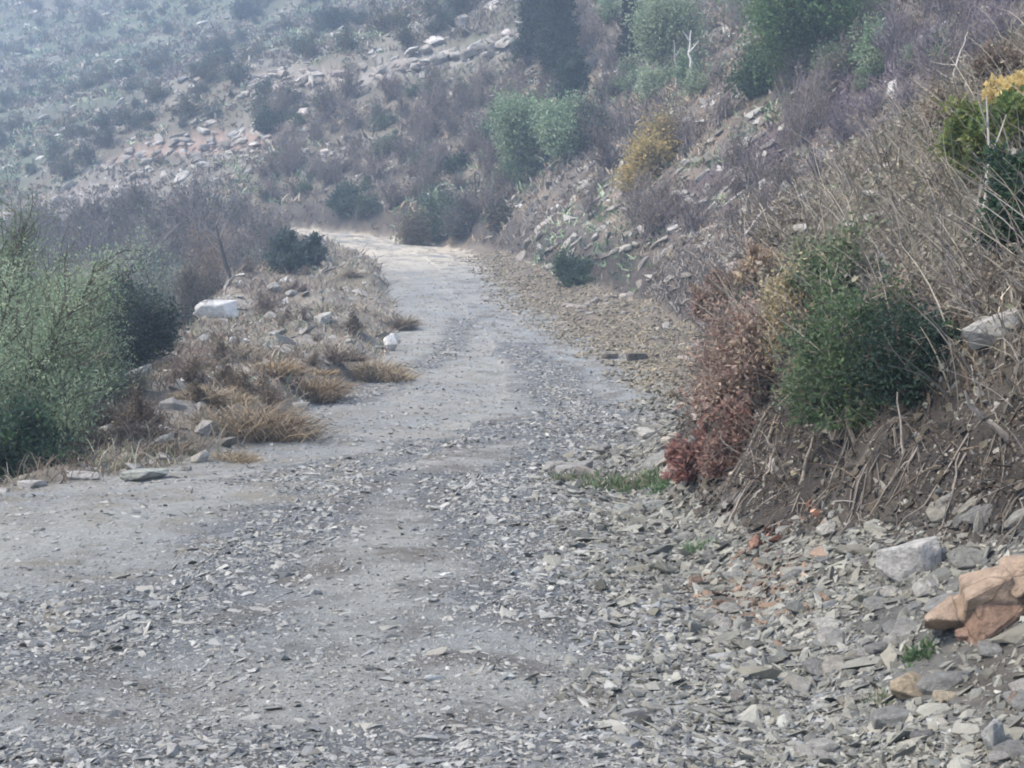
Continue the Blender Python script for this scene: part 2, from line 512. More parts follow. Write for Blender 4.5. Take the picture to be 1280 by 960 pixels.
def rocky(x, y):
    """how stony a spot of the road is, 0..1"""
    g = np.zeros(len(x))
    for pts, wdt in ROCKY_LINES:
        q = np.full(len(x), 1e9)
        for p, p2 in zip(pts[:-1], pts[1:]):
            sg = p2 - p; tt = np.clip(((x - p[0]) * sg[0] + (y - p[1]) * sg[1]) / (sg[0] ** 2 + sg[1] ** 2), 0, 1)
            q = np.minimum(q, np.hypot(x - p[0] - tt * sg[0], y - p[1] - tt * sg[1]))
        g = np.maximum(g, np.exp(-(q / wdt) ** 2))
    return np.clip(g + .35 * fbm(x, y, 1.0, 3, 91), 0, 1)

TRAILS = []
for pl, wd, cc in (([(150, 196), (200, 184), (250, 178), (300, 176), (335, 172)], 1.1, (.27, .195, .16)),
                   ([(0, 152), (60, 142), (120, 133), (180, 124)], .8, (.09, .085, .075)),
                   ([(460, 92), (520, 78), (580, 64), (640, 48)], 1.3, (.23, .215, .20)),
                   ([(320, 92), (370, 98), (420, 102)], 1.0, (.24, .21, .185)),
                   ([(0, 268), (60, 256), (120, 238), (180, 226)], 1.0, (.22, .19, .17))):
    TRAILS.append(([at(u, v) for u, v in pl], wd * 1.9, cc))
TINTS = [([at(u, v) for u, v in ((1230, 20), (1150, 65), (1080, 112), (1000, 165), (940, 205), (870, 250))], 2.2, (.085, .065, .072)),
         ([at(u, v) for u, v in ((650, 315), (720, 250), (760, 215))], 1.3, (.075, .062, .052)), ([at(u, v) for u, v in ((770, 300), (850, 262), (900, 235))], 1.2, (.075, .062, .052))]
build_ground()

# ------------------------------------------------------------------ air
def build_haze():
    me = bpy.data.meshes.new('haze')
    bm = bmesh.new()
    bmesh.ops.create_cube(bm, size=1.0)
    bm.to_mesh(me); bm.free()
    o = bpy.data.objects.new('haze', me)
    COL.objects.link(o)
    lo = np.array((-440, -200, -45.0)); hi = np.array((440, 440, 372.0))
    o.location = (lo + hi) / 2; o.scale = hi - lo
    m = bpy.data.materials.new('hazy_air'); m.use_nodes = True
    t = m.node_tree
    t.nodes.remove(t.nodes['Principled BSDF'])
    pv = t.nodes.new('ShaderNodeVolumePrincipled')
    pv.inputs['Color'].default_value = (.50, .64, .84, 1)
    pv.inputs['Density'].default_value = HAZE
    pv.inputs['Anisotropy'].default_value = 0.2
    t.links.new(pv.outputs[0], t.nodes['Material Output'].inputs['Volume'])
    me.materials.append(m)
    tag(o, 'thin bluish haze filling the valley air', 'haze', kind='stuff')
build_haze()
# ------------------------------------------------------------------ stones
def hull(npts, flat, seed, jag=1.0, slabby=False):
    r = np.random.default_rng(seed)
    p = unit(r.normal(size=(npts, 3))) * r.uniform(.75, 1.0, (npts, 1))
    if slabby:
        p[:, 2] = np.clip(p[:, 2] * 1.7, -.62, .62)
    p *= np.array([r.uniform(.85, 1.25), r.uniform(.55, .85), flat])
    bm = bmesh.new()
    for q in p: bm.verts.new(q)
    o = bmesh.ops.convex_hull(bm, input=bm.verts)
    bad = [v for v in bm.verts if not v.link_faces]
    for v in bad: bm.verts.remove(v)
    bmesh.ops.triangulate(bm, faces=bm.faces)
    bm.verts.index_update()
    V = np.array([v.co[:] for v in bm.verts]); F = np.array([[v.index for v in f.verts] for f in bm.faces])
    bm.free()
    return V, F

CHIPS = [hull(9, f, 100 + i) for i, f in enumerate((.18, .26, .32, .2, .15, .4, .28, .17, .45, .22))]

def normals_at(x, y, h=.06):
    gx = (ground(x + h, y) - ground(x - h, y)) / (2 * h); gy = (ground(x, y + h) - ground(x, y - h)) / (2 * h)
    return unit(np.stack([-gx, -gy, np.ones_like(gx)], 1))

def scatter_stones(b, x, y, z, size, col, nrm, sink=.2, tilt=.35):
    n = len(x)
    kind = RNG.integers(0, len(CHIPS), n)
    N = unit(nrm + RNG.normal(size=(n, 3)) * tilt)
    A = rvec(n); A = unit(A - N * (A * N).sum(1, keepdims=True)); B = np.cross(N, A)
    for k, (V, F) in enumerate(CHIPS):
        q = np.nonzero(kind == k)[0]
        if not len(q): continue
        lo = -V[:, 2].min()
        W = V[None, :, 0, None] * A[q, None, :] + V[None, :, 1, None] * B[q, None, :] + (V[None, :, 2, None] + lo * (1 - 2 * sink)) * N[q, None, :]
        W = W * size[q, None, None] + np.stack([x[q], y[q], z[q]], 1)[:, None, :]
        FF = (F[None] + (np.arange(len(q)) * len(V))[:, None, None]).reshape(-1, 3)
        b.add(W.reshape(-1, 3), FF, np.repeat(col[q], len(V), 0))

def stone_cols(n, x, y, base='road'):
    grey = [(.25, .25, .235), (.18, .184, .18), (.33, .325, .30), (.12, .124, .125), (.225, .213, .185), (.28, .27, .24)]
    c = lerp_cols(grey, n)
    w = RNG.random(n)
    c[w > .97] *= 1.35
    c[w < .10] *= .6
    return c

def polar_sample(n, r0, r1, a0, a1, pw):
    """n random spots, as many per bit of picture as PW sets"""
    t = np.radians(RNG.uniform(a0, a1, n)); u = RNG.random(n)
    r = (r0 ** pw + u * (r1 ** pw - r0 ** pw)) ** (1 / pw)
    return np.sin(t) * r, np.cos(t) * r

def gravel():
    # road stones: chips of all sizes, thick along the washed-out strips and thin on the wheel-worn bands
    b = MB()
    x, y = polar_sample(380000, 3.6, 85, -25, 23, .2)
    z, s, d, hw, e, e2, cw, l, sw, aw = ground(x, y, True)
    ok = (np.abs(d) < hw + .3)
    p = .34 + .8 * rocky(x, y) ** 1.4 + .14 * ss(.1, .8, fbm(x, y, .6, 2, 61))
    p *= (1 - .55 * ss(50, 70, s)) * (1 - .35 * smooth_band(x, y))
    near = 1 - ss(5, 11, y)
    p = p + near * .38
    ok &= RNG.random(len(x)) < p
    x, y, z = x[ok], y[ok], z[ok]
    n = len(x)
    size = .0050 * np.exp(RNG.normal(size=n) * .62) * (1 + (y / 8) ** 1.0) * (1 + .5 * rocky(x, y))
    size = np.clip(size, .004, .075)
    scatter_stones(b, x, y, z, size, stone_cols(n, x, y), normals_at(x, y), tilt=.24, sink=.40)
    print('road stones', n)
    o = b.build('road_gravel', M_STONE)
    tag(o, 'loose grey gravel and stone chips strewn over the dirt road', 'gravel', kind='stuff')
    # rubble and shale chips at the foot of the bank
    b = MB()
    x, y = polar_sample(280000, 3.6, 75, -3, 23, .2)
    z, s, d, hw, e, e2, cw, l, sw, aw = ground(x, y, True)
    ok = (d > hw - 1.2) & (e2 < cw * np.where(s < 22, 1.4, .5))
    p = ss(-1.2, .1, d - hw) * (1 - .25 * ss(-.05, .22, e2))
    ok &= RNG.random(len(x)) < p * (.8 + .5 * fbm(x, y, .8, 3, 62))
    x, y, z, d, hw, e2 = x[ok], y[ok], z[ok], d[ok], hw[ok], e2[ok]
    n = len(x)
    size = .0098 * np.exp(RNG.normal(size=n) * .58) * (1 + (y / 8) ** .95)
    size = np.clip(size, .006, .11)
    c = stone_cols(n, x, y) * np.array([.80, .79, .73]) * RNG.uniform(.75, 1.2, (n, 1))
    vg = ss(20, 30, s[ok])[:, None]
    c = c * (1 - vg) + c * np.array([1.02, .90, .74]) * vg
    red = np.exp(-(((x - 1.27) / .28) ** 2 + ((y - 7.5) / .6) ** 2)) * .5 > RNG.random(n)
    c[red] = c[red] * np.array([.88, .64, .54])
    soilmix = (e2 > .1)
    size[soilmix] *= .8
    soilmix_ = soilmix & (RNG.random(n) < .82)
    c[soilmix_] *= (np.array([.36, .315, .275]) * RNG.uniform(.6, 1.3, (int(0) + n, 1)))[soilmix_ & soilmix_]
    scatter_stones(b, x, y, z, size, c, normals_at(x, y), tilt=.38)
    print('talus stones', n)
    o = b.build('shale_rubble', M_STONE)
    tag(o, 'grey shale rubble heaped along the foot of the cut bank', 'rubble', kind='stuff')
    # stones in the shoulder and up the hillside
    b = MB()
    x, y = polar_sample(60000, 8, 330, -26, 24, .15)
    z, s, d, hw, e, e2, cw, l, sw, aw = ground(x, y, True)
    left = (d < -hw - .1) & (l < sw + 2)
    right = (e2 > cw)
    p = np.where(left, .22, np.where(right, .10 + .25 * (s > 22) * (s < 90) + .9 * ss(.35, .8, fbm(x, y, 6, 4, 43) + .5 * fbm(x, y, 22, 4, 44)) * ss(70, 100, s), 0))
    ok = RNG.random(len(x)) < p
    x, y, z = x[ok], y[ok], z[ok]; n = len(x)
    size = np.clip(.03 * np.exp(RNG.normal(size=n) * .6) * (1 + y / 14), .012, .55)
    c = lerp_cols([(.30, .285, .26), (.25, .235, .21), (.20, .185, .165), (.36, .35, .33)], n)
    scatter_stones(b, x, y, z, size, c, normals_at(x, y, .2), tilt=.4)
    print('hill stones', n)
    o = b.build('scattered_stones', M_STONE)
    tag(o, 'pale loose stones strewn over the hillside and shoulder', 'stones', kind='stuff')
gravel()

def soil_crumbs():
    b = MB()
    x, y = polar_sample(150000, 5.5, 21, 3, 26, .9)
    z, s, d, hw, e, e2, cw, l, sw, aw = ground(x, y, True)
    ok = (d > hw) & (e2 > .02) & (e2 < cw * 1.4) & (s < 23) & (RNG.random(len(x)) < .35 + .5 * fbm(x, y, .4, 3, 64))
    x, y, z = x[ok], y[ok], z[ok]; n = len(x)
    size = np.clip(.015 * np.exp(RNG.normal(size=n) * .6) * (y / 9), .008, .08)
    z = z + size * .4
    c = lerp_cols([(.035, .03, .027), (.07, .06, .05), (.11, .094, .078), (.15, .13, .11), (.055, .048, .043)], n)
    g = RNG.random(n) < .26
    c[g] = lerp_cols([(.20, .19, .17), (.28, .27, .24), (.15, .135, .12)], g.sum())
    red = np.exp(-(((x - 1.4) / .3) ** 2 + ((y - 7.8) / .8) ** 2)) * .5 > RNG.random(n)
    c[red] = c[red] * np.array([1.9, 1.1, .85])
    scatter_stones(b, x, y, z, size, c, normals_at(x, y, .12), tilt=.9, sink=.35)
    print('crumbs', n)
    tag(b.build('soil_crumbs', M_STONE), 'crumbly dark soil and embedded bits of stone on the cut bank', 'soil', kind='stuff')
soil_crumbs()

# larger rocks, each a thing of its own
def rock_mesh(seed, flat, slabby, col, jit=.055, sub=2, npts=20):
    V, F = hull(npts, flat, seed, slabby=slabby)
    bm = bmesh.new()
    vs_ = [bm.verts.new(p) for p in V]
    for f in F: bm.faces.new([vs_[i] for i in f])
    bmesh.ops.dissolve_limit(bm, angle_limit=R(14), verts=bm.verts, edges=bm.edges)
    bmesh.ops.bevel(bm, geom=[e for e in bm.edges if e.calc_face_angle(0) > .25], offset=.03, segments=1, affect='EDGES', profile=.6)
    bmesh.ops.triangulate(bm, faces=bm.faces)
    bmesh.ops.subdivide_edges(bm, edges=bm.edges, cuts=sub, use_grid_fill=True)
    bmesh.ops.triangulate(bm, faces=bm.faces)
    bm.verts.index_update(); bm.normal_update()
    for v in bm.verts:
        q = v.co * 2.2 + Vector((seed * 3.1, 0, 0))
        k = mnoise.noise(q) * .6 + mnoise.noise(q * 2.7) * .35
        st = math.sin(v.co.z * 26 + mnoise.noise(q * .7) * 3) * .10          # faint bedding of the shale
        v.co += v.normal * (k + st) * jit
    V = np.array([v.co[:] for v in bm.verts]); F = np.array([[v.index for v in f.verts] for f in bm.faces])
    bm.free()
    n3 = np.array([mnoise.noise(Vector(p) * 3 + Vector((seed, 0, 0))) for p in V])
    C = np.array(col)[None] * (1 + .25 * n3[:, None])
    return MB().add(V, F, C).mesh('rock', M_ROCK)

GREY, PALE, WHITE, TAN, ORANGE, DARK = (.21, .205, .19), (.32, .305, .275), (.44, .43, .41), (.30, .235, .165), (.27, .18, .13), (.10, .09, .08)
_rk = 0
def hero_rock(u, v, wpx, hpx, col, name, label, flat=None, slabby=False, rz=0, tilt=(0, 0), group=None, cat='rock', asp=1.0, sink=.25):
    """a rock standing on the ground seen at (u, v), as wide and high as it looks there"""
    global _rk
    _rk += 1
    p = at(u, v)
    k = p.y / FPX
    W = wpx * k / 2; Hh = hpx * k
    me = rock_mesh(500 + _rk, .6, slabby, col)
    o = bpy.data.objects.new(name, me); COL.objects.link(o)
    V = np.array([q.co[:] for q in me.vertices])
    sx = W / np.abs(V[:, 0]).max(); sz = Hh / (V[:, 2].max() - V[:, 2].min()); sy = sx * asp
    o.scale = (sx, sy, sz)
    o.rotation_euler = (tilt[0], tilt[1], rz)
    o.location = (p.x, p.y + W * .3, H1(p.x, p.y + W * .3) + Hh * (.5 - sink))
    return tag(o, label, cat, group)

hero_rock(268, 399, 58, 24, WHITE, 'boulder', 'large white flat topped boulder on the grassy shoulder edge', slabby=True, rz=.1, asp=.7, sink=.1)
hero_rock(217, 404, 26, 26, (.42, .34, .29), 'boulder', 'smaller pinkish boulder just beside the large white boulder', rz=.5)
hero_rock(168, 474, 46, 16, WHITE, 'rock_slab', 'slanting white slab at the outer edge of the shoulder', slabby=True, rz=.4, tilt=(0, -.42), asp=.6)
hero_rock(489, 440, 20, 22, (.62, .60, .57), 'rock', 'small bright white rock on top of the tussocks beside the road', rz=.3, sink=.0)
hero_rock(563, 445, 20, 6, PALE, 'rock', 'thin pale flat stone lying alone in the middle of the road', slabby=True)
hero_rock(797, 452, 34, 12, DARK, 'rock', 'dark brown flat rock on the verge at the far talus', slabby=True)
hero_rock(762, 450, 24, 9, (.20, .17, .14), 'rock', 'smaller brown rock lying next to the dark flat rock', slabby=True)
hero_rock(342, 368, 22, 12, PALE, 'rock', 'pale rock in the rubble beyond the white boulder', rz=.2)
hero_rock(363, 372, 16, 9, PALE, 'rock', 'pale stone beside the rubble rock beyond the boulder', rz=1.)
hero_rock(254, 428, 15, 12, WHITE, 'rock', 'white stone on the grass below the large boulder', rz=.4)
hero_rock(290, 430, 13, 10, WHITE, 'rock', 'white stone in the grass straight before the boulder', rz=1.4)
hero_rock(307, 430, 10, 7, WHITE, 'rock', 'tiny white stone beside the two white stones near the boulder', rz=.4)
hero_rock(402, 402, 26, 12, PALE, 'rock', 'pale wedge of rock in the shoulder grass', slabby=True, rz=.5, tilt=(0, -.3))
hero_rock(375, 510, 24, 9, PALE, 'rock', 'flat pale stone at the road edge by the big ochre tussock', slabby=True)
hero_rock(203, 524, 26, 9, PALE, 'rock_slab', 'thin pale slab tilted in the brown shoulder grass', slabby=True, tilt=(0, .55), asp=.5)
hero_rock(205, 556, 30, 12, PALE, 'rock', 'long pale stone in the kerb of stones along the road edge', slabby=True, rz=.4, tilt=(0, -.3))
hero_rock(160, 578, 28, 16, (.37, .33, .28), 'rock', 'tan blocky stone in the row of edge stones', rz=.3)
hero_rock(100, 600, 46, 14, PALE, 'rock_slab', 'low pale slab at the lip of the drop below the green tree', slabby=True, rz=.1)
hero_rock(176, 602, 66, 16, (.31, .32, .28), 'rock_slab', 'broad greenish grey slab bedded in the road edge', slabby=True, rz=.05)
hero_rock(250, 578, 26, 20, (.38, .35, .30), 'rock', 'tan pointed stone under the ochre tussock', rz=.8)
hero_rock(232, 590, 16, 10, PALE, 'rock', 'small pale stone by the broad greenish slab', rz=.8)
hero_rock(40, 612, 40, 12, (.36, .34, .31), 'rock_slab', 'pale crumbling slab on the very edge of the road', slabby=True, rz=.2)
# right side
hero_rock(1142, 724, 92, 46, (.46, .44, .41), 'rock_slab', 'large pale grey slab lying on the talus under the roots', slabby=True, rz=.25, tilt=(0, -.22), asp=.6, sink=.12)
hero_rock(1212, 716, 62, 30, (.24, .235, .21), 'rock', 'grey block leaning against the orange boulder', rz=.5, slabby=True, tilt=(0, .2))
hero_rock(1224, 680, 18, 34, (.38, .36, .32), 'rock', 'upright narrow pale stone above the grey block', rz=.2, asp=.6)
def compound_rock(u, v, pieces, name, label, cat='boulder'):
    """one broken boulder: angular blocks (du, dv, width, height, depth factor, tilt, turn, colour), in photo pixels at its foot"""
    global _rk
    p = at(u, v); k = p.y / FPX; b = MB()
    for du, dv, wp, hp, dep, tl, rz, col, sl_ in pieces:
        _rk += 1
        me = rock_mesh(700 + _rk, .6, sl_, col, jit=.018, sub=3, npts=11)
        V = np.array([q.co[:] for q in me.vertices]); F = np.array([q.vertices[:] for q in me.polygons])
        C = np.array([q.color[:3] for q in me.color_attributes['Col'].data])
        V = V / np.array([np.abs(V[:, 0]).max(), np.abs(V[:, 1]).max(), np.abs(V[:, 2]).max()]) * np.array([wp * k / 2, wp * k / 2 * dep, hp * k / 2])
        M = Matrix.Rotation(rz, 3, 'Z') @ Matrix.Rotation(tl, 3, 'Y')
        V = V @ np.array(M).T + np.array([du * k, abs(du) * k * .2, dv * k])
        b.add(V, F, C); bpy.data.meshes.remove(me)
    return tag(b.build(name, M_BOULDER, None, False, (p.x, p.y + .12, p.z)), label, cat)
ORL = (.37, .275, .20)
compound_rock(1235, 800, [(34, 30, 150, 92, .8, -.42, .25, ORANGE, False), (66, 76, 120, 62, .8, -.35, .5, ORL, False), (2, 44, 96, 50, .9, -.60, .15, ORL, True), (-44, 14, 84, 38, .9, -.5, .1, ORL, True),
                          (20, 4, 60, 30, 1.1, -.1, .8, (.22, .145, .105), False), (84, 24, 70, 60, .9, .1, -.2, (.25, .165, .12), False)],
              'boulder', 'big cracked orange brown boulder with a sloping slab top jutting from the talus')
hero_rock(1212, 806, 42, 22, (.36, .25, .185), 'rock', 'rounded pinkish stone under the orange boulder', rz=.4)
hero_rock(1142, 880, 66, 38, (.34, .27, .19), 'boulder', 'rounded tan boulder half buried in the grey rubble', rz=.3, asp=.9)
hero_rock(1180, 886, 40, 14, (.36, .30, .22), 'rock', 'flat tan stone beside the half buried tan boulder', slabby=True)
hero_rock(1243, 945, 48, 46, (.44, .43, .40), 'rock', 'jagged pale grey rock standing on the near rubble', rz=.7, asp=.6, sink=.1)
hero_rock(1272, 893, 26, 22, (.33, .26, .20), 'rock', 'small tan rock above the jagged pale rock', rz=.2)
hero_rock(1252, 438, 90, 34, (.40, .38, .35), 'rock_ledge', 'pale rock ledge sticking out of the upper bank', slabby=True, rz=.2, tilt=(0, -.35), asp=.8, sink=.2)
hero_rock(922, 345, 30, 15, (.52, .44, .39), 'rock', 'pale pinkish rock above the red brown bush', slabby=True)
hero_rock(918, 576, 12, 14, (.6, .58, .55), 'rock', 'little white stone on the soil below the red brown bush', rz=.2)
hero_rock(820, 640, 40, 16, (.30, .31, .29), 'rock_slab', 'greenish grey slab behind the green verge weeds', slabby=True, rz=.2)
hero_rock(780, 640, 26, 12, (.32, .33, .31), 'rock', 'flat pale stone at the foot of the verge weeds', slabby=True, rz=.5)
hero_rock(870, 735, 22, 14, (.30, .22, .17), 'rock', 'reddish stone where the bank foot turns red', rz=.5)
hero_rock(905, 760, 28, 18, (.26, .17, .13), 'rock', 'brown red rock at the foot of the red soil', rz=1.5)
hero_rock(945, 690, 30, 24, (.33, .19, .14), 'rock', 'red rock bedded in the red soil of the bank', rz=1.)

# loose rocks that nothing tells apart: copies of a few
def rock_field(n, sampler, name, label, group, cols, size, flats=(.35, .5)):
    protos = []
    for i in range(5):
        protos.append(rock_mesh(900 + i + n, RNG.uniform(*flats), i % 2 == 0, cols[i % len(cols)], sub=1))
    k = 0
    while k < n:
        p = sampler()
        if p is None: continue
        x, y, z, dist = p
        o = bpy.data.objects.new(name, protos[k % 5]); COL.objects.link(o)
        sc = size(dist)
        o.scale = (sc * RNG.uniform(.8, 1.3), sc * RNG.uniform(.7, 1.1), sc * RNG.uniform(.7, 1.2))
        nn = normals_at(np.array([x]), np.array([y]), .3)[0] * .7 + np.array([0, 0, .3])
        q = Vector(nn + RNG.normal(size=3) * .15).to_track_quat('Z', 'Y').to_matrix() @ Matrix.Rotation(RNG.uniform(0, 6.28), 3, 'Z')
        o.rotation_euler = q.to_euler()
        o.location = (x, y, z + sc * .08)
        tag(o, label, 'rock', group)
        k += 1

def in_zone(u0, u1, v0, v1, test, dmax=400):
    def f():
        p = at(RNG.uniform(u0, u1), RNG.uniform(v0, v1))
        if p.y > dmax: return None
        z, s, d, hw, e, e2, cw, l, sw, aw = ground(np.array([p.x]), np.array([p.y]), True)
        return (p.x, p.y, p.z, p.y) if test(s[0], d[0] - hw[0], e2[0], cw[0], l[0], sw[0]) else None
    return f
rock_field(70, in_zone(660, 1280, 640, 955, lambda s, d, e2, cw, l, sw: d > -.3 and e2 < .3), 'rubble_rock', 'angular grey rock among the shale rubble of the near talus', 'rocks in the near talus', [GREY, PALE, (.27, .25, .21)], lambda q: RNG.uniform(.05, .12))
rock_field(60, in_zone(620, 890, 370, 600, lambda s, d, e2, cw, l, sw: d > -.8 and e2 < .5), 'verge_rock', 'grey brown rock in the rubble strip along the farther verge', 'rocks along the farther verge', [GREY, (.3, .27, .23), PALE], lambda q: RNG.uniform(.10, .24))
rock_field(45, in_zone(320, 520, 320, 480, lambda s, d, e2, cw, l, sw: l > .1 and l < sw), 'shoulder_rock', 'pale tan rock in the stony dry shoulder', 'rocks on the shoulder', [(.27, .255, .225), (.30, .27, .225), (.22, .205, .18)], lambda q: RNG.uniform(.08, .20))
rock_field(55, in_zone(0, 640, 0, 250, lambda s, d, e2, cw, l, sw: e2 > 4), 'outcrop_rock', 'whitish rock cropping out of the hazy far slope', 'outcrops on the far slope', [PALE, (.36, .345, .32), (.30, .27, .24)], lambda q: RNG.uniform(.5, 1.3))
rock_field(110, in_zone(660, 1060, 150, 410, lambda s, d, e2, cw, l, sw: e2 > .5 and s > 22), 'hillside_rock', 'grey rock half buried in the brown slope above the verge', 'rocks on the brown slope', [(.20, .185, .165), (.26, .245, .22), (.17, .15, .13)], lambda q: RNG.uniform(.12, .30) * (.6 + q / 45))

def line_sampler(lines, spread):
    def f():
        pts, wd, cc = lines[RNG.integers(0, len(lines))]
        i = RNG.integers(0, len(pts) - 1); t = RNG.random()
        q = pts[i].lerp(pts[i + 1], t)
        x, y = q.x + RNG.normal() * spread, q.y + RNG.normal() * spread
        return (x, y, H1(x, y), y)
    return f
rock_field(60, line_sampler([TRAILS[0], TRAILS[2], TRAILS[2], TRAILS[3]], 1.0), 'ledge_rock', 'pale rock along the ledges that cross the far slope', 'rocks along the far ledges', [(.26, .24, .215), (.31, .285, .26), (.25, .21, .185)], lambda q: RNG.uniform(.35, .9))

def diagonal_ledges():
    """broken bands of rock that run up the slope above the verge"""
    protos = [rock_mesh(1200 + i, .5, True, ((.25, .225, .195), (.30, .275, .24), (.20, .178, .155))[i % 3], sub=1) for i in range(6)]
    for pl, n in (([(648, 318), (700, 268), (738, 212)], 9), ([(690, 335), (742, 282), (775, 236)], 9), ([(756, 335), (830, 284), (900, 240), (952, 203)], 16),
                  ([(800, 350), (870, 300), (935, 268)], 10), ([(716, 205), (748, 168)], 5), ([(845, 216), (900, 192), (950, 178)], 8), ([(700, 385), (780, 372), (850, 345)], 9), ([(905, 330), (960, 290), (1000, 262)], 6),
                  ([(150, 200), (200, 188), (250, 181), (335, 176)], 16), ([(460, 94), (520, 80), (580, 66), (640, 50)], 20), ([(320, 94), (370, 100), (420, 104)], 10), ([(180, 226), (120, 240), (60, 258)], 10), ([(240, 150), (300, 130), (330, 120)], 8), ([(0, 155), (60, 146), (120, 136)], 7)):
        us = np.array(pl, float); L = np.linspace(0, len(us) - 1, n)
        pts = [at(np.interp(t, np.arange(len(us)), us[:, 0]) + RNG.normal() * 6, np.interp(t, np.arange(len(us)), us[:, 1]) + RNG.normal() * 5) for t in L]
        for i, p in enumerate(pts):
            q = pts[min(i + 1, n - 1)] - pts[max(i - 1, 0)]
            o = bpy.data.objects.new('ledge_stone', protos[RNG.integers(0, 6)]); COL.objects.link(o)
            k = p.y / FPX
            o.scale = (RNG.uniform(11, 24) * k * (1 if pl[0][0] > 640 else .75), RNG.uniform(7, 14) * k, RNG.uniform(7, 15) * k)
            o.rotation_euler = (q.normalized() + Vector(RNG.normal(size=3) * .12)).to_track_quat('X', 'Z').to_euler()
            o.location = p
            if pl[0][0] > 640: tag(o, 'weathered rock in the broken bands running up the brown slope', 'rock', 'broken rock bands on the slope')
            else: tag(o, 'long pale stone in the terrace lines that cross the hazy far slope', 'rock', 'stones of the far terrace lines')
diagonal_ledges()
# ------------------------------------------------------------------ plants
GREEN = [(.09, .15, .07), (.12, .185, .085), (.065, .115, .06), (.16, .21, .115)]
BRIGHT = [(.13, .23, .075), (.10, .19, .065), (.17, .27, .10), (.075, .15, .055)]
PALEGREEN = [(.31, .375, .25), (.27, .335, .215), (.35, .41, .28), (.23, .29, .185)]
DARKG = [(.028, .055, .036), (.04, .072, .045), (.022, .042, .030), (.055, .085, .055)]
BLUEG = [(.045, .070, .060), (.060, .085, .072), (.035, .055, .048), (.080, .10, .085)]
BROWN = [(.185, .135, .092), (.145, .105, .075), (.23, .175, .125), (.11, .085, .065)]
PURPLE = [(.165, .135, .108), (.13, .106, .086), (.20, .168, .138), (.145, .12, .098)]
REDBR = [(.21, .095, .082), (.155, .07, .062), (.28, .155, .135), (.17, .105, .09)]
PINKBR = [(.33, .235, .20), (.27, .19, .165), (.40, .30, .255), (.21, .15, .13)]
CREAM = [(.56, .44, .27), (.48, .37, .22), (.62, .52, .36), (.38, .28, .17)]
YELLOW = [(.46, .36, .12), (.38, .30, .11), (.52, .44, .20), (.30, .25, .11)]
YGREEN = [(.20, .23, .07), (.14, .18, .055), (.26, .27, .10), (.10, .14, .045)]
ORANGE_L = [(.60, .44, .20), (.54, .38, .17), (.66, .52, .28), (.44, .30, .14)]
OCHRE = [(.36, .27, .155), (.30, .22, .13), (.42, .34, .22), (.24, .175, .105)]
STRAW = [(.34, .295, .22), (.27, .225, .165), (.42, .37, .29), (.20, .165, .125)]
GREYTW = [(.24, .215, .19), (.18, .16, .145), (.30, .275, .245), (.14, .12, .11)]

def bez(a, c, b, m):
    t = np.linspace(0, 1, m)[None, :, None]
    return a[:, None] * (1 - t) ** 2 + 2 * c[:, None] * t * (1 - t) + b[:, None] * t ** 2

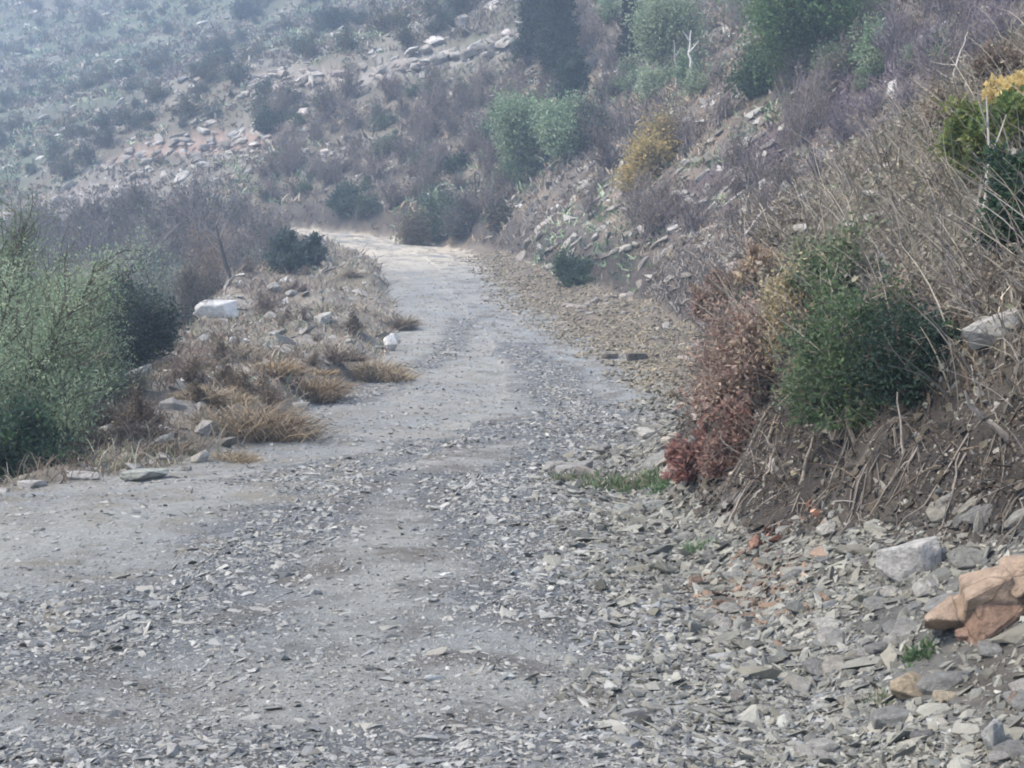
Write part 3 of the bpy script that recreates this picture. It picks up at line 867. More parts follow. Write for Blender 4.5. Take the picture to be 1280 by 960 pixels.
def plant(h, wd, dp, stems, twigs, nleaf, ll, lw, pal, bark, form='bush', thick=.02, trunk=None, droop=.1, bare=.0, upright=.4, clump=.06):
    """wood and foliage of one plant, standing on the origin: returns (MB wood, MB leaves or None)"""
    wood = MB(); fol = MB()
    S = np.array([wd / 2, dp / 2, h])
    lump_seed = RNG.integers(0, 999)
    nl_ = RNG.integers(6, 10)
    ld = rvec(nl_)
    if form == 'bush': ld[:, 2] = np.abs(ld[:, 2]) * .9
    lobes = np.concatenate([ld * RNG.uniform(.25, .78, (nl_, 1)), RNG.uniform(.26, .46, (nl_, 1))], 1)
    lobes[0] = (0, 0, .3 if form == 'bush' else 0, .5)
    def crown_points(n):
        if form == 'conifer':
            zz = RNG.random(n) ** .8
            ang = RNG.random(n) * 6.283
            rr = (1 - zz) ** .8 * (.55 + .45 * RNG.random(n)) + .03
            rr *= 1 + .25 * vnoise(ang * 1.6, zz * 6, lump_seed)
            return np.stack([np.cos(ang) * rr * S[0], np.sin(ang) * rr * S[1], (.08 + .92 * zz) * h], 1)
        # several lobes of different size, so that the outline is uneven and has gaps
        K_ = len(lobes)
        w_ = lobes[:, 3] ** 2; kk = RNG.choice(K_, n, p=w_ / w_.sum())
        d = rvec(n)
        rr = RNG.random(n) ** .42 * lobes[kk, 3] * (.8 + .35 * vnoise(d[:, 0] * 2.6 + kk, d[:, 1] * 2.6 + d[:, 2] * 2, lump_seed))
        p = lobes[kk, :3] + d * rr[:, None]
        if form == 'bush': p[:, 2] = np.abs(p[:, 2])
        if form == 'bush':
            return np.stack([p[:, 0] * S[0], p[:, 1] * S[1], .06 * h + p[:, 2] * h * .96], 1)
        c0 = trunk or .3                                  # tree: crown between c0 h and h
        return np.stack([p[:, 0] * S[0], p[:, 1] * S[1], h * (c0 + (1 - c0) * (.5 + .52 * p[:, 2]))], 1)
    tips = crown_points(stems)
    if form != 'conifer':
        tips[:, 2] *= h * .97 / tips[:, 2].max(); tips[:, 0] *= S[0] / np.abs(tips[:, 0]).max(); tips[:, 1] *= S[1] / np.abs(tips[:, 1]).max()
    if form == 'bush':
        base = np.stack([RNG.normal(size=stems) * S[0] * .16, RNG.normal(size=stems) * S[1] * .16, np.full(stems, -.08 * h)], 1)
        ctrl = base * .6 + tips * np.array([.35, .35, .0]) + np.stack([np.zeros(stems), np.zeros(stems), tips[:, 2] * (.5 + .3 * RNG.random(stems)) + .1 * h], 1)
        st = bez(base, ctrl, tips, 6)
        st[:, 1:-1] += RNG.normal(size=(stems, 4, 3)) * .02 * h
        rad = np.linspace(1, .25, 6)[None] * thick * (.6 + .7 * RNG.random((stems, 1)))
    else:
        tz = np.linspace(0, 1, 9)
        lean = RNG.normal(size=2) * .05 * h
        tp = np.stack([lean[0] * tz + np.sin(tz * 5 + 1) * .012 * h, lean[1] * tz, (tz * (.93 if form == 'tree' else .98) - .04) * h], 1)
        V, F, C = tubes(tp[None], (np.linspace(1, .18, 9) * thick * 2.6)[None], np.array(bark), 7)
        wood.add(V, F, C)
        f = np.clip(tips[:, 2] / h - .06 - .22 * RNG.random(stems) * (1 if form == 'tree' else .4), .05, .9)
        base = np.stack([np.interp(f, tz, tp[:, k]) for k in range(3)], 1)
        ctrl = (base + tips) / 2 + np.stack([np.zeros(stems), np.zeros(stems), .06 * h * RNG.random(stems)], 1)
        st = bez(base, ctrl, tips, 6)
        st[:, 1:-1] += RNG.normal(size=(stems, 4, 3)) * .012 * h
        rad = np.linspace(1, .25, 6)[None] * thick * (.5 + .5 * RNG.random((stems, 1)))
    bc = np.array(bark)[None] * (.7 + .6 * RNG.random((stems, 1)))
    wood.add(*tubes(st, np.repeat(rad, 1, 0), bc, 4))
    # twigs
    i = RNG.integers(0, stems, twigs); t = RNG.uniform(.35, 1, twigs) * 4.99
    k = t.astype(int); fr = (t - k)[:, None]
    a = st[i, k] * (1 - fr) + st[i, k + 1] * fr
    out = unit(a * np.array([1, 1, .3]) + 1e-6) * np.array([1, 1, .4])
    dr = unit(out * .5 + rvec(twigs) * .7 + np.array([0, 0, upright]))
    L = (.09 + .24 * RNG.random((twigs, 1)) ** 2) * (h + wd) / 2
    b = a + dr * L; c = (a + b) / 2 + RNG.normal(size=(twigs, 3)) * L * .12
    b = b - np.array([0, 0, 1]) * L * droop
    tw = bez(a, c, b, 4)
    wood.add(*tubes(tw, np.linspace(1, .3, 4)[None] * thick * .38 * (.6 + .8 * RNG.random((twigs, 1))), np.array(bark)[None] * (.75 + .7 * RNG.random((twigs, 1))), 3))
    if nleaf:
        keep = RNG.random(twigs) > bare
        src = np.nonzero(keep)[0]
        i = src[RNG.integers(0, len(src), nleaf)]; t = RNG.uniform(.1, 2.99, nleaf); k = t.astype(int); fr = (t - k)[:, None]
        P = tw[i, k] * (1 - fr) + tw[i, k + 1] * fr + RNG.normal(size=(nleaf, 3)) * clump * h
        P[:, 2] = np.maximum(P[:, 2], .02 * h)
        D = dr[i] * .5 + rvec(nleaf) * .9 + np.array([0, 0, .25 * upright])
        tone = lerp_cols(pal, twigs)[i]                     # each spray has its own tone
        colr = tone * .6 + lerp_cols(pal, nleaf) * .4
        sz = .7 + .6 * RNG.random(nleaf)
        fol.add(*leaves(P, D, ll * sz, lw * sz, colr))
    return wood, (fol if nleaf else None)

def put_plant(name, loc, pl, label, cat, group=None, woodname='stems', leafname='foliage', rz=None):
    o = empty(name, loc, RNG.uniform(0, 6.28) if rz is None else rz, label, cat, group)
    pl[0].build(woodname, M_BARK, o)
    if pl[1]: pl[1].build(leafname, M_LEAF, o)
    return o

def shrub_at(u, v, wpx, hpx, pal, name, label, cat='shrub', dens=1.0, form='bush', bark=(.13, .105, .085), leafpx=4.5, asp=1.0, group=None, y=None, sinkm=0.05, bare=.0, stems=None, twigs=None, thick=None, trunk=None, upright=.4, slim=.5, clump=.06, base_z=None):
    p = at(u, v) if y is None else pix(u, y)
    k = p.y / FPX
    wd, h = wpx * k, hpx * k
    n = int(dens * 26 * (wpx * hpx) ** .5 * (wpx * hpx) ** .18)
    leaf = max(leafpx * k, .018)
    st = stems or int(14 + wpx * .22); tw = twigs or int(80 + (wpx * hpx) ** .5 * 4.0)
    pl = plant(h, wd, wd * asp, st, tw, n, leaf * 1.5, leaf * 1.5 * slim, pal, bark, form, thick or max(.010, .011 * h), trunk, bare=bare, upright=upright, clump=clump)
    tree = form != 'bush'
    return put_plant(name, (p.x, p.y, p.z - sinkm), pl, label, cat, group, 'trunk' if tree else 'stems', 'crown' if tree else 'foliage')

# ---- the trees and bushes on the drop at the left
def valley_tree(u, y, topv, wm, pal, name, label, nleaf, form='bush', leaf=.055, asp=1.0, slim=.42, upright=.7, bark=(.12, .10, .08), cat='tree', thick=.03, stems=60, twigs=900, clump=.045):
    p = pix(u, y)
    top = CAMZ + (392 - topv) * y / FPX
    h = top - p.z + .15
    pl = plant(h, wm, wm * asp, stems, twigs, nleaf, leaf, leaf * slim, pal, bark, form, thick, upright=upright, clump=clump)
    t = cat == 'tree'
    return put_plant(name, (p.x, p.y, p.z - .15), pl, label, cat, None, 'trunk' if t else 'stems', 'crown' if t else 'foliage')

valley_tree(-26, 15.8, 322, 2.9, PALEGREEN + PALEGREEN + GREEN[:2], 'bushy_tree', 'pale green feathery tree rising beside the very edge of the road', 110000, leaf=.042, slim=.40, twigs=1500, clump=.03)
valley_tree(10, 22, 262, 3.2, GREEN + PALEGREEN, 'bushy_tree', 'tall mid green tree standing behind the pale feathery tree', 80000, leaf=.055, slim=.42, twigs=2400, stems=110, clump=.035)
valley_tree(38, 17.6, 335, 1.7, PALEGREEN + GREEN, 'bush', 'pale green feathery bush pressed against the tall trees', 36000, leaf=.042, cat='bush', stems=50, twigs=900, clump=.035)
valley_tree(-50, 19, 290, 3.0, PALEGREEN + GREEN, 'bushy_tree', 'tall pale green tree cut off by the edge of the view', 60000, leaf=.045, stems=80, twigs=1400, clump=.035)
valley_tree(78, 20.5, 316, 1.6, GREEN + PALEGREEN, 'bush', 'rounded green bush between the feathery tree and the bluish thicket', 46000, leaf=.045, cat='bush', stems=40, twigs=500)
valley_tree(18, 14.6, 505, 1.4, DARKG + GREEN[:1], 'bush', 'dark green bush low in the shade under the feathery tree', 18000, leaf=.07, cat='bush', stems=40, twigs=450)
valley_tree(150, 29, 345, 2.2, BLUEG + DARKG[:2], 'bush', 'dark bluish bush touching the green trees', 20000, leaf=.09, cat='bush', stems=50, twigs=500)
valley_tree(168, 33, 358, 1.5, BLUEG + DARKG[:2], 'bush', 'dark bluish bush before the white boulder', 20000, leaf=.09, cat='bush', stems=50, twigs=500)
valley_tree(118, 34, 328, 2.0, GREEN + BLUEG, 'bush', 'grey green bush showing above the bluish thicket', 8000, leaf=.085, cat='bush', stems=40, twigs=400)
valley_tree(240, 46, 325, 2.2, PURPLE + BLUEG[:2], 'bush', 'purplish grey leafless bush behind the white boulder', 4500, leaf=.08, cat='bush', stems=60, twigs=700)
valley_tree(195, 60, 268, 3.4, PALEGREEN + BLUEG, 'bush', 'pale grey green bush far down the valley side', 5500, leaf=.12, cat='bush', stems=40, twigs=500)
valley_tree(135, 55, 305, 3.6, PURPLE + BROWN, 'bush', 'brown grey brush down the valley side behind the trees', 4000, leaf=.11, cat='bush', stems=70, twigs=800)
valley_tree(268, 62, 262, 3.2, BROWN + OCHRE[:2], 'bush', 'tan brown bush around the dead trunk', 4500, leaf=.11, cat='bush', stems=60, twigs=700)
valley_tree(320, 72, 285, 3.0, PURPLE + PALEGREEN[:1], 'bush', 'thin purplish bush beyond the dead trunk', 3000, leaf=.11, cat='bush', stems=60, twigs=700)
shrub_at(352, 342, 52, 48, BLUEG + DARKG[:1], 'bush', 'dark blue green bush on the shoulder where the road bends', leafpx=4)
shrub_at(388, 338, 44, 40, BLUEG, 'bush', 'bluish bush next to the dark one at the bend of the road', leafpx=4)

def dead_trunk():
    b = MB()
    y = 58; p = pix(297, y); k = y / FPX
    pts = []
    for u, v in ((297, 392), (292, 365), (286, 340), (280, 318), (276, 300), (272, 282)):
        pts.append(((u - 640) * k - p.x, 0 + .1 * math.sin(v), CAMZ - (v - 392) * k - p.z))
    pts = np.array(pts); pts[0, 2] = -.1
    b.add(*tubes(pts[None], (np.array([.12, .11, .09, .08, .06, .03]))[None], np.array((.055, .048, .045)), 6))
    o = empty('dead_tree', p, 0, 'leaning blackened dead trunk on the valley side', 'dead tree')
    b.build('trunk', M_BARK, o)
    b = MB(); q = pts[[3, 4, 4, 5, 3]]
    tip = q + np.array([(.7, .2, .9), (-.8, 0, .8), (.5, -.2, 1.1), (.25, 0, .6), (-.6, .1, .6)])
    b.add(*tubes(bez(q, (q + tip) / 2 + np.array([0, 0, -.1]), tip, 5), np.repeat(np.linspace(.035, .01, 5)[None], 5, 0), np.array((.20, .18, .165)), 4))
    b.build('branches', M_BARK, o)
dead_trunk()

# ---- grass tussocks
def blades(P, Dirn, h, wd, pal, bend=.5, col=None):
    """curved tapering blades of grass, three segments each"""
    n = len(P)
    D = unit(Dirn); side = unit(np.cross(D, rvec(n)))
    hor = unit(D * np.array([1, 1, 0]) + 1e-5)
    h = np.asarray(h).reshape(-1, 1) * np.ones((n, 1)); wd = np.asarray(wd).reshape(-1, 1) * np.ones((n, 1))
    b = np.asarray(bend).reshape(-1, 1) * np.ones((n, 1))
    p1 = P + D * h * .45
    p2 = P + D * h * .8 + hor * h * .25 * b - np.array([0, 0, 1]) * h * .05 * b
    p3 = P + D * h * 1.0 + hor * h * .6 * b - np.array([0, 0, 1]) * h * .32 * b
    V = np.stack([P - side * wd * .5, P + side * wd * .5, p1 - side * wd * .5, p1 + side * wd * .5, p2 - side * wd * .32, p2 + side * wd * .32, p3], 1).reshape(-1, 3)
    i = (np.arange(n) * 7)[:, None]
    F4 = np.concatenate([i + np.array([[0, 1, 3, 2]]), i + np.array([[2, 3, 5, 4]])])
    F3 = i + np.array([[4, 5, 6]])
    C = np.repeat(lerp_cols(pal, n) if col is None else col, 7, 0)
    return V, F4, F3, C

def add_blades(b, *a, **k):
    V, F4, F3, C = blades(*a, **k)
    n0 = b.n
    b.add(V, F4, C)
    b.f.append(F3 + n0)

def tussock(u, v, wpx, hpx, pal, label, n=420, group=None):
    p = at(u, v); k = p.y / FPX
    W, Hh = wpx * k, hpx * k
    b = MB()
    n = n * 3
    sc_ = RNG.normal(size=(5, 2)) * W * .24; si = RNG.integers(0, 5, n)
    P = np.stack([sc_[si, 0] + RNG.normal(size=n) * W * .13, sc_[si, 1] + RNG.normal(size=n) * W * .12, np.full(n, -.03)], 1)
    D = unit(np.stack([P[:, 0] / W * .9 + RNG.normal(size=n) * .7, P[:, 1] / W * .9 + RNG.normal(size=n) * .7, np.ones(n) * .9], 1))
    dens = np.exp(-(P[:, 0] / W) ** 2 * 5)
    add_blades(b, P, D, Hh * RNG.uniform(.25, .95, n) * (.45 + .55 * dens), max(.006, .75 * k), pal, bend=RNG.uniform(.1, 1.5, n))
    o = b.build('grass_tussock', M_GRASS, None, False, (p.x, p.y + W * .15, p.z))
    return tag(o, label, 'grass tussock', group)

for t in ((312, 548, 130, 78, OCHRE + STRAW + BROWN, 'biggest ochre dry grass tussock at the road edge', 900),
          (396, 500, 74, 52, OCHRE + BROWN, 'brownish tussock just up the road from the biggest ochre tussock', 500),
          (468, 474, 74, 44, OCHRE + STRAW, 'tan tussock under the bright white rock', 500),
          (150, 525, 74, 46, BROWN + STRAW, 'dull brown tussock near the slanting white slab', 420),
          (212, 568, 80, 40, STRAW + BROWN, 'straw tussock beside the edge stones', 420),
          (262, 505, 74, 42, STRAW + OCHRE, 'straw tussock behind the biggest ochre tussock', 420),
          (346, 470, 66, 38, BROWN + OCHRE, 'brown tussock in the middle of the shoulder', 380),
          (232, 462, 64, 36, BROWN + PURPLE, 'dark brown tussock in front of the bluish bush', 380),
          (176, 548, 60, 34, BROWN, 'low brown tussock by the tan blocky stone', 320),
          (300, 448, 60, 30, STRAW, 'pale low tussock beside the white stones', 320),
          (420, 452, 46, 30, PURPLE + BROWN, 'purplish low tussock close to the road shoulder bend', 300),
          (500, 412, 36, 32, STRAW + BROWN, 'tan tussock on the road shoulder past the white rock', 300),
          (120, 560, 50, 44, BROWN + GREEN[:1], 'green brown tussock against the feathery tree', 320),
          (440, 348, 22, 22, STRAW, 'tall pale straw clump at the bend of the road', 200),
          (284, 578, 60, 30, STRAW + OCHRE, 'small straw tussock in front of the biggest ochre tussock', 300)):
    tussock(*t)

# ---- right bank: the bushes on the spur
shrub_at(915, 585, 66, 96, REDBR + PINKBR[:2], 'bush', 'ragged russet brush trailing down the nose of the spur above the dark red bush', dens=.6, leafpx=5, slim=.5, bark=(.16, .11, .09), clump=.07, bare=.45, twigs=300)
shrub_at(878, 592, 96, 60, REDBR, 'bush', 'dark red dry bush at the foot of the spur', dens=.6, leafpx=6, slim=.5, bark=(.16, .10, .085), clump=.06, bare=.5, asp=.9, twigs=260)
shrub_at(925, 525, 112, 150, PINKBR + REDBR[:1] + STRAW[:2], 'bush', 'tall pinkish brown dry bush on the nose of the spur', dens=.5, leafpx=5, slim=.48, bark=(.2, .15, .125), clump=.06, bare=.45, stems=60, twigs=800)
shrub_at(905, 400, 80, 62, PINKBR + OCHRE[:1], 'bush', 'faded pinkish brush at the top of the red brown bush', dens=.8, leafpx=5, bark=(.2, .15, .12))
shrub_at(984, 470, 62, 135, CREAM + STRAW[:2] + PINKBR[:1], 'bush', 'narrow cream yellow dry bush between the red brown and green bushes', dens=.9, leafpx=5, bark=(.26, .2, .14), clump=.06, bare=.3, twigs=420)
shrub_at(955, 350, 60, 44, CREAM[1:] + PINKBR, 'bush', 'small cream and pink brush above the cream bush', dens=.7, leafpx=5)
shrub_at(1064, 532, 160, 205, GREEN + DARKG[:2] + YGREEN[3:] + BLUEG[3:], 'bush', 'large dark green leafy bush hanging over the bank', dens=.75, leafpx=5, slim=.42, upright=.3, clump=.05, bare=.5, twigs=1100, stems=70, bark=(.24, .205, .17))
shrub_at(1030, 385, 120, 100, GREEN + STRAW[:2], 'bush', 'grey green bush above the large dark green bush', dens=.5, leafpx=4.6, clump=.06, bare=.5, bark=(.24, .205, .17), twigs=500)
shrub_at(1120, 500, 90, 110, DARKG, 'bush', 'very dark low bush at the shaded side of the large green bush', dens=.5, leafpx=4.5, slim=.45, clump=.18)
shrub_at(1008, 515, 70, 110, GREEN + STRAW[:2] + DARKG[:1], 'bush', 'thin half dry green brush between the cream bush and the large green bush', dens=.4, leafpx=4.4, clump=.07, bare=.5, bark=(.22, .19, .155), twigs=400)
shrub_at(1122, 440, 100, 120, DARKG[:2] + STRAW + BROWN, 'bush', 'thin half dry brush tangled over the dark side of the large green bush', dens=.3, leafpx=4.4, clump=.07, bare=.5, stems=40, twigs=420, bark=(.24, .205, .17))
shrub_at(1175, 440, 70, 50, BLUEG + GREEN[:1], 'bush', 'bluish green low bush beside the pale rock ledge', dens=.8, leafpx=6)
shrub_at(1236, 225, 105, 100, YGREEN + BRIGHT[:2], 'bush', 'yellow green bush high on the bank beside the saplings', dens=1.2, leafpx=6)
shrub_at(1282, 165, 70, 76, ORANGE_L, 'bush', 'orange yellow autumn bush at the top of the bank', dens=1.2, leafpx=7, slim=.6)
shrub_at(1275, 325, 80, 130, DARKG + GREEN[:1], 'bush', 'tall dark green bush under the orange yellow bush', dens=1.4, leafpx=6)
shrub_at(1190, 150, 70, 50, BROWN + STRAW, 'bush', 'brown twiggy bush on the crest of the spur', dens=.35, leafpx=4, stems=40, twigs=400)
shrub_at(1245, 110, 100, 60, BROWN + PURPLE, 'bush', 'dark brown twiggy bush on the highest part of the spur', dens=.4, leafpx=4, stems=50, twigs=500)
shrub_at(1250, 380, 110, 70, STRAW + PURPLE, 'bush', 'dry grey brush above the pale rock ledge', dens=.35, leafpx=4.5, stems=60, twigs=500, bark=(.27, .23, .20))

def weeds(u, v, wpx, hpx, label, pal, n=90):
    p = at(u, v); k = p.y / FPX; W, Hh = wpx * k, hpx * k
    b = MB()
    P = np.stack([RNG.uniform(-.5, .5, n) * W, RNG.normal(size=n) * W * .22, np.zeros(n)], 1)
    P[:, 0] *= RNG.uniform(.3, 1.1, n)
    P[:, 2] = [H1(p.x + q[0], p.y + q[1]) - p.z - .01 for q in P]
    P = np.repeat(P, 12, 0); m = len(P)
    D = unit(RNG.normal(size=(m, 3)) * .6 + np.array([0, 0, .9]))
    P = P + D * RNG.random((m, 1)) ** 1.5 * Hh * .6 * np.repeat(RNG.uniform(.2, 1.1, n), 12)[:, None]
    b.add(*leaves(P, D + rvec(m) * .5, Hh * .34 * RNG.uniform(.4, 1.3, m), Hh * .08, lerp_cols(pal, m)))
    o = b.build('weeds', M_LEAF, None, False, p)
    tag(o, label, 'weeds')
weeds(785, 612, 120, 34, 'patch of green weeds on the verge in front of the red bush', GREEN + STRAW[:2])
weeds(840, 600, 50, 26, 'small green weeds next to the dark red bush', GREEN)
weeds(715, 602, 60, 18, 'thin straw coloured weeds at the edge of the verge', STRAW + GREEN)
weeds(1150, 830, 40, 34, 'tuft of green weeds below the orange slab', GREEN, 30)
weeds(1095, 880, 40, 24, 'few green weeds beside the tan boulder', GREEN + STRAW, 24)
weeds(870, 690, 50, 22, 'green weeds among the talus under the red bush', GREEN + PALEGREEN, 40)
weeds(845, 500, 16, 26, 'dark dry weed standing alone on the verge gravel', BROWN, 6)
weeds(1010, 850, 20, 14, 'single small green weed in the near rubble', GREEN, 6)

# ---- saplings, sticks and roots of the near bank
def stick(name, px, r, label, cat, col, stand=True, group=None, lift=.03, ypull=0.0, forks=()):
    p = at(*px[0]); k = p.y / FPX
    q = []
    for j, (u, v) in enumerate(px):
        if stand:
            yy = p.y - ypull * j
            a, b_, c_ = ray_dir(u, v); t = yy / b_
            q.append((a * t, yy, CAMZ + c_ * t))
        else:
            w_ = at(u, v); q.append((w_.x, w_.y - lift, w_.z + lift))
    q = np.array(q)
    m = 4
    def smooth(q):
        C = catmull(np.concatenate([q, np.zeros((len(q), 1))], 1), max(.03, np.linalg.norm(np.diff(q, axis=0), axis=1).min() / 3)) if False else None
        t = np.linspace(0, len(q) - 1, (len(q) - 1) * m + 1)
        out = np.stack([np.interp(t, np.arange(len(q)), q[:, a]) for a in range(3)], 1)
        for _ in range(2): out[1:-1] = (out[:-2] + 2 * out[1:-1] + out[2:]) / 4
        out[1:-1] += RNG.normal(size=out[1:-1].shape) * r * .35
        return out
    o0 = Vector(q[0])
    b = MB(); S = smooth(q) - q[0]
    b.add(*tubes(S[None], np.linspace(r, r * .35, len(S))[None], np.array(col), 6))
    for f, dx, dz in forks:
        a = S[int(f * (len(S) - 1))]
        e_ = a + np.array([dx, RNG.normal() * .1, dz])
        b.add(*tubes(bez(a[None], ((a + e_) / 2 + np.array([0, 0, -.03]))[None], e_[None], 5), np.linspace(r * .55, r * .2, 5)[None], np.array(col), 4))
    o = b.build(name, M_BARK, None, True, o0)
    return tag(o, label, cat, group)
PALEW, MIDW, DARKW = (.40, .36, .32), (.27, .235, .20), (.10, .085, .075)
stick('sapling', [(1222, 330), (1230, 270), (1236, 200), (1233, 120)], .016, 'straight pale sapling in front of the yellow green bush', 'sapling', PALEW, forks=((.7, .12, .3), (.85, -.1, .2)))
stick('sapling', [(1212, 325), (1232, 275), (1252, 235), (1268, 185)], .018, 'pale sapling bending outwards beside the straight one', 'sapling', PALEW, forks=((.6, .15, .1), (.8, .1, .2)))
stick('sapling', [(1128, 572), (1127, 535), (1122, 490)], .010, 'thin grey stem rising from the bare soil under the dark bush', 'sapling', MIDW)
stick('dead_branch', [(1190, 125), (1191, 100), (1202, 62), (1210, 40)], .018, 'pale dead branch standing on the spur crest', 'branch', PALEW, forks=((.4, -.2, .12), (.5, -.3, .05)))
stick('dead_branch', [(1152, 416), (1133, 388), (1108, 392)], .013, 'bleached broken twig bent over the dark green bush', 'branch', (.55, .52, .48), ypull=.05)
stick('dead_branch', [(1152, 416), (1120, 411)], .010, 'short bleached twig branching off the broken one', 'branch', (.55, .52, .48), ypull=.05)
stick('dead_branch', [(1262, 550), (1226, 524), (1206, 488)], .022, 'thick grey dead branch lying across the root covered bank', 'branch', MIDW, ypull=.04)
stick('dead_branch', [(1226, 524), (1255, 508), (1282, 470)], .018, 'grey dead branch crossing the thick one', 'branch', MIDW, ypull=.04)
stick('dead_branch', [(1172, 505), (1180, 492), (1200, 488)], .012, 'hooked grey root end above the bare soil', 'branch', MIDW, ypull=.03)
stick('dead_branch', [(930, 640), (955, 610), (968, 560)], .016, 'grey stick leaning on the soil below the cream bush', 'branch', MIDW)
stick('dead_branch', [(905, 665), (925, 625), (938, 600)], .012, 'thin stick on the soil under the red bush', 'branch', MIDW)
stick('dead_branch', [(1000, 610), (1012, 560), (1030, 515)], .016, 'slanting grey stem under the large green bush', 'branch', MIDW)
stick('dead_branch', [(1105, 500), (1112, 480), (1135, 468)], .014, 'dark bent branch sticking out of the very dark bush', 'branch', DARKW)
for j, px in enumerate(([(868, 285), (900, 250), (925, 222), (945, 205)], [(905, 262), (940, 235), (970, 215)], [(872, 260), (905, 240), (935, 238)], [(845, 300), (875, 278), (890, 268)], [(930, 300), (960, 262), (985, 250)])):
    stick('fallen_branch', px, .05, ('long grey fallen trunk on the slope behind the spur', 'second grey fallen trunk beside the long one', 'thin fallen branch crossing the grey trunks', 'short fallen branch below the grey trunks', 'curved fallen branch close behind the spur crest')[j], 'fallen branch', (.33, .30, .27), stand=False, lift=.12)
for j, px in enumerate(([(1040, 190), (1052, 165), (1062, 150)], [(1060, 165), (1085, 155), (1110, 148)], [(1120, 175), (1135, 160), (1142, 140)], [(1180, 175), (1190, 160), (1178, 152)], [(960, 300), (985, 275), (1010, 262)], [(1000, 260), (1040, 238), (1080, 225)], [(1210, 165), (1230, 140), (1245, 120)])):
    stick('dry_twig', px, .012, 'pale dry twig arching out of the crest grass of the spur', 'twig', PALEW, group='dry twigs on the spur crest', ypull=.03)

def roots():
    """hanging roots down the face of the cut, each tangle a thing"""
    k = 0
    while k < 16:
        u, v = RNG.uniform(890, 1300), RNG.uniform(540, 640)
        p = at(u, v)
        z, s, d, hw, e, e2, cw, l, sw, aw = ground(np.array([p.x]), np.array([p.y]), True)
        if not (e2[0] > .15 and p.y < 19): continue
        n = RNG.integers(3, 6); m = 9
        P = np.zeros((n, m, 3))
        for i in range(n):
            x, y = p.x + RNG.normal() * .012, p.y + RNG.normal() * .012
            off = RNG.uniform(.01, .05)
            ang = math.pi + RNG.normal() * .9
            ln = RNG.uniform(.03, .075)
            for j in range(m):
                P[i, j] = (x, y, H1(x, y) + off + .02 * math.sin(j + i))
                ang += RNG.normal() * .7; ang = math.pi + .3 + (ang - math.pi - .3) * .9
                x += math.cos(ang) * ln; y += math.sin(ang) * ln - .012
        r = np.linspace(1, .3, m)[None] * RNG.uniform(.002, .0065, (n, 1))
        b = MB(); b.add(*tubes(P - np.array(p), r, np.array(MIDW)[None] * RNG.uniform(.4, 1.0, (n, 1)), 4))
        o = b.build('root_tangle', M_BARK, None, True, p)
        tag(o, 'tangle of thin grey roots hanging down the bare cut bank', 'roots', 'roots hanging from the cut bank')
        k += 1
roots()

